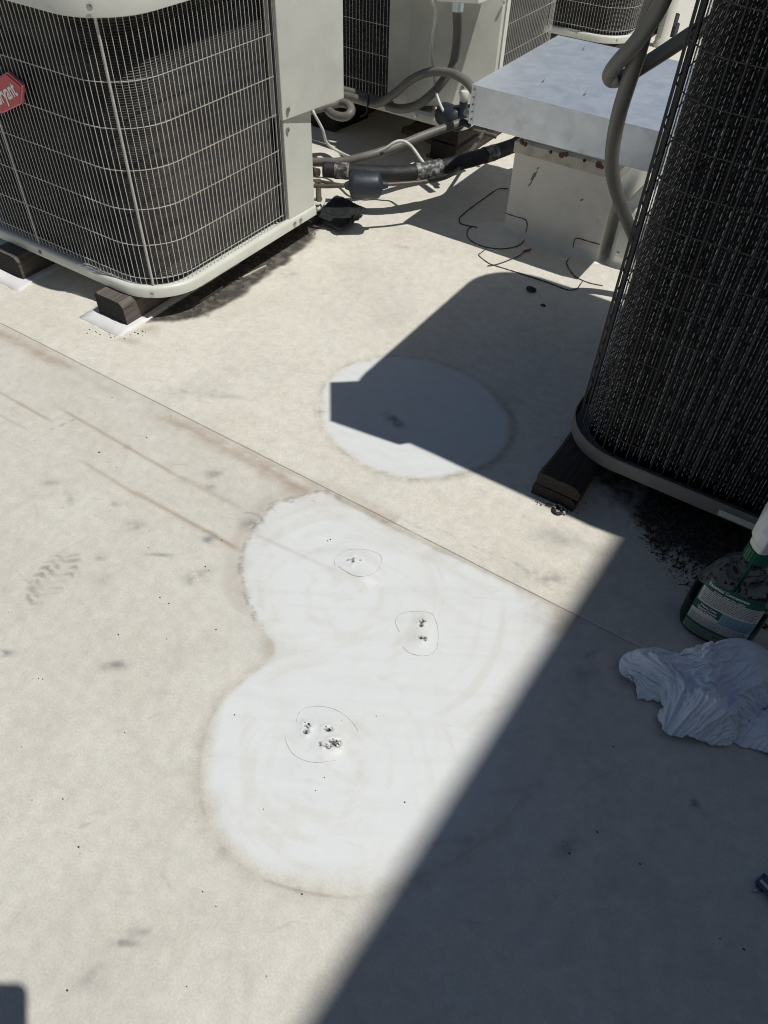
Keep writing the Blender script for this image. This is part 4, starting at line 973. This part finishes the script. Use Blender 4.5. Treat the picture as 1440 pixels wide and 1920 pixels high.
# pencil rings round the punctures: thin flat lines on the membrane
def pencil(pts, label, wd=.00042):
    P = catmull([tuple(G(*p, .0)) for p in pts], 8); P, s = resample(P, .004)
    def zz_(x, y):
        i = min(max(np.searchsorted(xs, x), 0), nx-1); j = min(max(np.searchsorted(ys, y), 0), ny-1); return Z[j, i] + .0006
    v = []; f = []
    for i in range(len(P)):
        d = P[min(i+1, len(P)-1)] - P[max(i-1, 0)]; nn = np.array([-d[1], d[0]]); nn /= (np.linalg.norm(nn) + 1e-9); z = zz_(P[i][0], P[i][1]); w_ = wd*(.6 + .5*float(vnoise(np.array(s[i]*60), np.array(2.), 3)))
        v += [(P[i][0]-nn[0]*w_, P[i][1]-nn[1]*w_, z), (P[i][0]+nn[0]*w_, P[i][1]+nn[1]*w_, z)]
    for i in range(len(P)-1): f.append((2*i, 2*i+1, 2*i+3, 2*i+2))
    return tag(mesh('pencil_mark', v, f, M['pencil']), label, 'pencil mark', 'pencil rings drawn round the punctures')
M['pencil'] = simple('graphite', (.50, .50, .51), .6, var=.35, vscale=90)
pz = lambda a, c: (500 + a*.25, 1000 + c*.25)
def ringmark(pts, label): return pencil([pz(*p) for p in pts], label)
ringmark([(515,240),(508,205),(540,170),(610,135),(700,124),(790,138),(850,165),(862,215),(840,270),(790,315),(720,338),(650,325),(600,295),(555,265),(538,250)], 'pencil ring round the topmost puncture near the seam')
ringmark([(998,742),(972,690),(968,650),(1000,610),(1060,590),(1140,585),(1230,600),(1262,640),(1285,720),(1285,820),(1265,880),(1210,915),(1140,918),(1060,890),(1022,850)], 'open pencil ring round the pair of punctures at the right of the cleaned patch')
ringmark([(222,1420),(235,1370),(260,1330),(310,1305),(380,1298),(450,1303),(530,1330),(600,1375),(660,1440),(688,1490)], 'upper pencil arc over the lowest group of punctures')
ringmark([(152,1510),(140,1540),(155,1585),(185,1640),(230,1680),(300,1710),(390,1722),(460,1712),(520,1706)], 'lower pencil arc under the lowest group of punctures')

# ------------------------------------------------------------------ spray bottle
bc = np.array([.0855, .874, .0005])
tbz = thing('spray_bottle', tuple(bc), 'clear spray bottle of green cleaner with white trigger head and printed back label', 'spray bottle')
def sup(a, c, n=48, e=2.6):
    P = []
    for k in range(n):
        t_ = 2*math.pi*k/n; ct, st_ = math.cos(t_), math.sin(t_); P.append((a*math.copysign(abs(ct)**(2/e), ct), c*math.copysign(abs(st_)**(2/e), st_)))
    return np.array(P)
def bot(z, grow=0.0):
    prof = [(0,.046,.028),(.004,.052,.033),(.02,.0565,.036),(.05,.0575,.037),(.09,.0565,.0365),(.12,.0525,.0345),(.138,.046,.032),(.155,.035,.028),(.170,.022,.020),(.180,.0150,.0150),(.200,.0140,.0140)]
    zs_, A_, B_ = zip(*prof); return np.interp(z, zs_, A_) + grow, np.interp(z, zs_, B_) + grow
def bottle_mesh(name, z0, z1, grow, mat, n=34, caps=(True, True)):
    rings = []
    for z in np.linspace(z0, z1, n):
        a, c = bot(z, grow); e = 2.6 - .6*min(1, max(0, (z-.13)/.05)); rings.append([(bc[0]+x, bc[1]+y, bc[2]+z) for x, y in sup(a, c, e=e)])
    v, f = loft(rings, caps); o = mesh(name, v, f, mat, tbz, True); o.modifiers.new('es', 'EDGE_SPLIT').split_angle = math.radians(60); return o
def glassy(name, color, rough, ior, trans=1.0):
    m, nt, b_ = new_mat(name); b_.inputs['Base Color'].default_value = color + (1,); b_.inputs['Roughness'].default_value = rough
    b_.inputs['Transmission Weight'].default_value = trans; b_.inputs['IOR'].default_value = ior
    n_ = noise(nt, 40, 3); r_ = ramp(nt, n_.outputs[0], [(.3, g(rough)), (.7, g(rough + .08))]); nt.links.new(r_.outputs[0], b_.inputs['Roughness']); return m
M['pet'] = glassy('clear_plastic', (.86, .90, .88), .05, 1.12)
M['liquid'] = simple('green_cleaner', (.004, .022, .020), .12, var=.2, vscale=15)
bottle_mesh('bottle_shell', 0, .200, 0, M['pet'])
bottle_mesh('liquid', .003, .064, -.0022, M['liquid'])
# label wraps the near side
def label_patch(name, x0, x1, z0, z1, grow, mat, parent=None, nxp=18, nzp=8, corner=0):
    v = []; f = []
    for j in range(nzp+1):
        z = z0 + (z1-z0)*j/nzp; a, c = bot(z, grow); e = 2.6 - .6*min(1, max(0, (z-.13)/.05))
        for i in range(nxp+1):
            x = x0 + (x1-x0)*i/nxp
            if corner: 
                k = max(0, (j/nzp - .8)/.2); x = x*(1 - corner*k*k)
            x = max(-a*.985, min(a*.985, x)); y = -c*max(0, 1 - abs(x/a)**e)**(1/e); v.append((bc[0]+x, bc[1]+y, bc[2]+z))
    for j in range(nzp):
        for i in range(nxp): f.append((j*(nxp+1)+i, j*(nxp+1)+i+1, (j+1)*(nxp+1)+i+1, (j+1)*(nxp+1)+i))
    return mesh(name, v, f, mat, parent or tbz, True)
lab = label_patch('label', -.045, .046, .012, .132, .0006, M['label_green'], corner=.16)
label_patch('print_panel', -.043, .0455, .085, .114, .0009, M['label_paper'], lab)
label_patch('print_panel', -.044, .0455, .040, .066, .0009, M['label_paper'], lab)
label_patch('print_panel', -.002, .0455, .060, .0845, .0010, M['label_blue'], lab)
M['label_pale'] = simple('label_pale_green', (.20, .27, .20), .4, var=.1)
label_patch('print_panel', -.044, .0445, .0125, .034, .0009, M['label_pale'], lab)
b = MB()
def ink(x0, x1, z, h=.0007):
    x = x0
    while x < x1:
        w_ = random.uniform(.003, .008); xe = min(x + w_, x1); v = []
        for zz2 in (z, z+h):
            a, c = bot(zz2, .0013)
            for xx in (x, xe): v.append((bc[0]+xx, bc[1] - c*max(0, 1-abs(xx/a)**2.6)**(1/2.6), bc[2]+zz2))
        b.add(v, [(0,1,3,2)]); x = xe + random.uniform(.0008, .0016)
for k in range(8): ink(-.041 + .002*random.random(), .043 - .006*random.random(), .1115 - k*.0031, .0009)
for k in range(7): ink(-.042, .0435 - .004*random.random(), .0575 - k*.0026)
for k in range(6): ink(.001, .043 - .006*random.random(), .080 - k*.0036, .0009)
for k in range(6): ink(-.040, -.008, .0305 - k*.0025, .0006)
x = .002
while x < .036:
    w_ = random.uniform(.0005, .0018); v = []
    for zz2 in (.0135, .030):
        a, c = bot(zz2, .0013)
        for xx in (x, x+w_): v.append((bc[0]+xx, bc[1] - c*max(0, 1-abs(xx/a)**2.6)**(1/2.6), bc[2]+zz2))
    b.add(v, [(0,1,3,2)]); x += w_ + random.uniform(.0005, .0014)
tag(b.build('fine_print', M['label_ink'], lab), kind='stuff')
def wrap_text(s, cx_, cz, size, mat, xs_=.85, bold=.0002):
    cu = bpy.data.curves.new('lettering_curve', 'FONT'); cu.body = s; cu.size = size; cu.align_x = 'CENTER'; cu.align_y = 'CENTER'; cu.resolution_u = 2; cu.offset = bold
    o = bpy.data.objects.new('tmp', cu); col.objects.link(o); dg = bpy.context.evaluated_depsgraph_get(); me = bpy.data.meshes.new_from_object(o.evaluated_get(dg)); bpy.data.objects.remove(o)
    v = []
    for q in me.vertices:
        xx = cx_ + q.co.x*xs_; zz2 = cz + q.co.y; a, c = bot(zz2, .0016); v.append((bc[0]+xx, bc[1] - c*max(0, 1-abs(xx/a)**2.6)**(1/2.6), bc[2]+zz2))
    return mesh('lettering', v, [tuple(p.vertices) for p in me.polygons], mat, lab)
wrap_text('Essential Concentrate', -.008, .1245, .0080, M['white_print'])
wrap_text('for home - garage - shop - outdoor', -.004, .1172, .0038, M['white_print'])
wrap_text('Heavy Duty', -.022, .0805, .0064, M['white_print'])
wrap_text('General Purpose', -.0225, .0740, .0062, M['white_print'], .72)
wrap_text('Light Cleaning', -.022, .0685, .0060, M['white_print'], .8)
# cap, dip tube, trigger head (its faceted back towards the camera, nozzle pointing away)
lathe('collar', bc + np.array([0,0,.182]), up_, [(0,.0165),(.001,.0188),(.022,.0182),(.024,.0150)], M['green_cap'], tbz, 30)
b = MB()
for k in range(26):
    a_ = 2*math.pi*k/26; b.bar(bc + np.array([.0187*math.cos(a_), .0187*math.sin(a_), .1845]), bc + np.array([.0182*math.cos(a_), .0182*math.sin(a_), .203]), .0010, 4)
b.build('collar_ribs', M['green_cap'], tbz)
tube('dip_tube', [bc + np.array(p) for p in ((0,0,.190),(.0,.002,.14),(-.004,.004,.06),(-.010,.006,.01))], .0026, M['green_cap'], tbz, n=8)
def shroud(z, d, x, fwd, lean=0.0):
    return [(bc[0]+a, bc[1]+c+lean, bc[2]+z) for a, c in ((0,-d),(x*.55,-d*.72),(x,-d*.15),(x*.95,fwd*.6),(x*.7,fwd),(-x*.7,fwd),(-x*.95,fwd*.6),(-x,-d*.15),(-x*.55,-d*.72))]
v, f = loft([shroud(.2035,.017,.0165,.016), shroud(.208,.022,.0185,.020), shroud(.218,.023,.0185,.022), shroud(.224,.028,.022,.030), shroud(.245,.032,.0225,.060,.002), shroud(.266,.024,.0195,.072,.004), shroud(.276,.012,.0135,.074,.006), shroud(.279,.004,.007,.070,.006)], (True, True))
sh = mesh('trigger_shroud', v, f, M['trigger'], tbz); bevel(sh, .0025, 3, 20)
lathe('nozzle', bc + np.array([0,.074,.262]), np.array([0,1.,.05]), [(0,.010),(.004,.0125),(.020,.012),(.022,.007)], M['green_cap'], tbz, 14)
tube('trigger_lever', [bc + np.array(p) for p in ((0,.040,.248),(0,.052,.230),(0,.050,.212),(0,.038,.194))], .0055, M['trigger'], tbz, n=10)

# ------------------------------------------------------------------ crumpled rags
def cloth_mat():
    m, nt, b_ = new_mat('pale_cotton'); tc = N(nt, 'ShaderNodeTexCoord'); n_ = noise(nt, 18, 5, .6, tc.outputs['Object'])
    r_ = ramp(nt, n_.outputs[0], [(.3, (.84, .875, .94, 1)), (.7, (.90, .925, .97, 1))]); nt.links.new(r_.outputs[0], b_.inputs['Base Color'])
    b_.inputs['Roughness'].default_value = .9; b_.inputs['Specular IOR Level'].default_value = .1
    n2 = noise(nt, 75, 4, .55, tc.outputs['Object'], 1.2); ab = N(nt, 'ShaderNodeMath', operation='SUBTRACT'); ab.inputs[1].default_value = .5; nt.links.new(n2.outputs[0], ab.inputs[0])
    ab2 = N(nt, 'ShaderNodeMath', operation='ABSOLUTE'); nt.links.new(ab.outputs[0], ab2.inputs[0]); cr = ramp(nt, ab2.outputs[0], [(0, g(0)), (.16, g(1))])
    bp = N(nt, 'ShaderNodeBump'); bp.inputs['Strength'].default_value = .35; bp.inputs['Distance'].default_value = .002; nt.links.new(cr.outputs[0], bp.inputs['Height'])
    n5 = noise(nt, 9, 4, .6, tc.outputs['Object']); sr = ramp(nt, n5.outputs[0], [(.54, g(0)), (.76, g(.35))]); nt.links.new(mix(nt, sr.outputs[0], r_.outputs[0], (.50, .49, .46)), b_.inputs['Base Color']); nt.links.new(bp.outputs[0], b_.inputs['Normal']); return m
M['cloth'] = cloth_mat()
def rag(outline, label, seed, squeeze, zamp, spine, n=112, iters=150, hmax=.06, GRAV=.00002):
    """a flat sheet squeezed into the outline and relaxed so that it buckles into folds"""
    r_ = np.random.default_rng(seed)
    C = catmull([tuple(G(*p)) for p in outline + outline[:1]], 6)[:-1, :2]; cen = np.array(gp(spine))
    d = C - cen; ang = np.arctan2(d[:,1], d[:,0]); rad = np.hypot(d[:,0], d[:,1]); o = np.argsort(ang); ang = ang[o]; rad = rad[o]
    def lim(a): return np.interp(a, np.concatenate([ang-2*np.pi, ang, ang+2*np.pi]), np.concatenate([rad]*3))
    U_, V_ = np.meshgrid(np.linspace(-1, 1, n), np.linspace(-1, 1, n), indexing='ij')
    # square -> disc -> outline
    x = U_*np.sqrt(1 - V_**2/2); y = V_*np.sqrt(1 - U_**2/2)
    a = np.arctan2(y, x); rr_ = np.hypot(x, y)*lim(a)*1.06
    P = np.stack([cen[0] + rr_*np.cos(a), cen[1] + rr_*np.sin(a), 0*a], -1)
    rm = np.mean(rad); h0 = 2*rm*.86/(n-1)*squeeze
    q1 = P[...,0] + .02*(fbm(P[...,0], P[...,1], 25, 3, seed+21)-.5); q2 = P[...,1] + .02*(fbm(P[...,0], P[...,1], 25, 3, seed+22)-.5)
    rd = lambda sc, sd: 1 - np.abs(2*fbm(q1+seed, q2, sc, 2, sd) - 1)
    P[..., 2] = .004 + zamp*(.50*rd(12, seed)**2.2 + .50*rd(28, seed+4)**2.6 + .26*rd(70, seed+5)**2.0)*(1 - .8*np.clip(np.hypot(x, y), 0, 1)**4)
    P[..., :2] += (np.stack([fbm(P[...,0], P[...,1], 20, 3, seed+1), fbm(P[...,0], P[...,1], 20, 3, seed+2)], -1) - .5)*.02
    P += r_.normal(0, .0004, P.shape)
    def con(A, B, L, k):
        dd = B - A; ln = np.linalg.norm(dd, axis=-1, keepdims=True) + 1e-9; c_ = .5*k*(1 - L/ln)*dd; A += c_; B -= c_
    vel = np.zeros_like(P)
    for it in range(iters):
        P0 = P.copy(); P = P + vel*.82; P[..., 2] -= GRAV
        for sub in range(3):
            for s_ in (0, 1):
                m_ = (n - 1 - s_)//2*2
                A, B = P[s_:s_+m_:2], P[s_+1:s_+1+m_:2]; con(A, B, h0, .9)
                A, B = P[:, s_:s_+m_:2], P[:, s_+1:s_+1+m_:2]; con(A, B, h0, .9)
            for s_ in (0, 1):
                m_ = (n - 1 - s_)//2*2
                con(P[s_:s_+m_:2, :-1], P[s_+1:s_+1+m_:2, 1:], h0*1.414, .35); con(P[s_:s_+m_:2, 1:], P[s_+1:s_+1+m_:2, :-1], h0*1.414, .35)
            k2 = .04
            for s_ in (0, 1, 2, 3):
                A = P[s_:n-2:4]; B = P[s_+2::4][:len(A)]; A = P[s_:n-2:4][:len(B)]; con(A, B, 2*h0, k2)
                A = P[:, s_:n-2:4]; B = P[:, s_+2::4][:, :A.shape[1]]; con(A, B, 2*h0, k2)
            # confinement and floor
            dx = P[...,0]-cen[0]; dy = P[...,1]-cen[1]; aa = np.arctan2(dy, dx); q = np.hypot(dx, dy); L = lim(aa)*1.08; sc = np.where(q > L, (L + (q-L)*.3)/np.maximum(q, 1e-6), 1)
            P[...,0] = cen[0] + dx*sc; P[...,1] = cen[1] + dy*sc
            P[...,2] = np.where(P[...,2] < .0025, .0025, P[...,2]); P[...,2] = np.where(P[...,2] > hmax, hmax + (P[...,2]-hmax)*.7, P[...,2])
        vel = P - P0
    v = P.reshape(-1, 3); ix = np.arange(n*n).reshape(n, n)
    f = [tuple(q) for q in np.stack([ix[:-1,:-1], ix[1:,:-1], ix[1:,1:], ix[:-1,1:]], -1).reshape(-1, 4).tolist()]
    o = mesh('cleaning_rag', v, f, M['cloth'], None, True)
    sb_ = o.modifiers.new('sub', 'SUBSURF'); sb_.levels = 1; sb_.render_levels = 1
    sd_ = o.modifiers.new('solid', 'SOLIDIFY'); sd_.thickness = .0009; sd_.offset = 0
    return tag(o, label, 'rag', 'crumpled cleaning rags')
rag([(1152,1240),(1166,1212),(1188,1200),(1200,1222),(1225,1240),(1262,1258),(1272,1238),(1300,1228),(1330,1226),(1350,1216),(1385,1206),(1405,1212),(1425,1235),(1450,1270),(1448,1310),(1420,1335),(1390,1370),(1350,1398),(1315,1390),(1270,1388),(1245,1380),(1225,1345),(1240,1325),(1200,1312),(1195,1290),(1165,1278)],
    'larger crumpled bluish-white rag beside the spray bottle', 11, 1.75, .075, (1300,1285), n=160, iters=45, hmax=.08)
rag([(1385,1345),(1420,1322),(1480,1310),(1520,1350),(1500,1420),(1450,1424),(1410,1410),(1368,1395)], 'smaller greyish crumpled rag at the right edge partly under the larger one', 31, 1.4, .035, (1450,1365), n=80, iters=60, hmax=.04)

# ------------------------------------------------------------------ scraper at the right edge
t = thing('hand_scraper', G(1440,1660,0), 'metal hand scraper with dark blue body lying at the right edge of the roof', 'scraper')
pts = [gp(p) for p in ((1408,1673),(1419,1650),(1445,1640),(1490,1668),(1470,1682))]; v = [(x, y, .003) for x, y in pts] + [(x, y, .005) for x, y in pts]; n = len(pts)
bevel(mesh('blade', v, [tuple(range(n))[::-1], tuple(range(n, 2*n))] + [(k, (k+1) % n, n+(k+1) % n, n+k) for k in range(n)], M['steel'], t), .0005)
P = [G(1424,1645,.010), G(1436,1657,.010), G(1452,1675,.012), G(1475,1700,.013)]; tube('body', P, .0085, M['blue_plastic'], t, n=10)
P = [G(1426,1650,.0165), G(1440,1664,.0165), G(1456,1682,.0185)]; tube('edge_trim', P, .0022, M['strip'], t, n=6)

# ------------------------------------------------------------------ the phone that takes the picture (its shadow falls at lower left)
cr, cd, cf = R[:, 0], R[:, 1], R[:, 2]
t = thing('smartphone', tuple(CAM - cf*.012), 'dark phone held above the roof, its rounded shadow at the lower left', 'phone')
P2d = rr_path(-.058, .0145, -.135, .0145, .012, 0, 8)
v = [CAM + cr*x - cd*y - cf*.008 for x, y in P2d] + [CAM + cr*x - cd*y - cf*.016 for x, y in P2d]; n = len(P2d)
mesh('body', v, [tuple(range(n)), tuple(range(n, 2*n))[::-1]] + [(k, n+k, n+(k+1) % n, (k+1) % n) for k in range(n)], M['phone'], t)
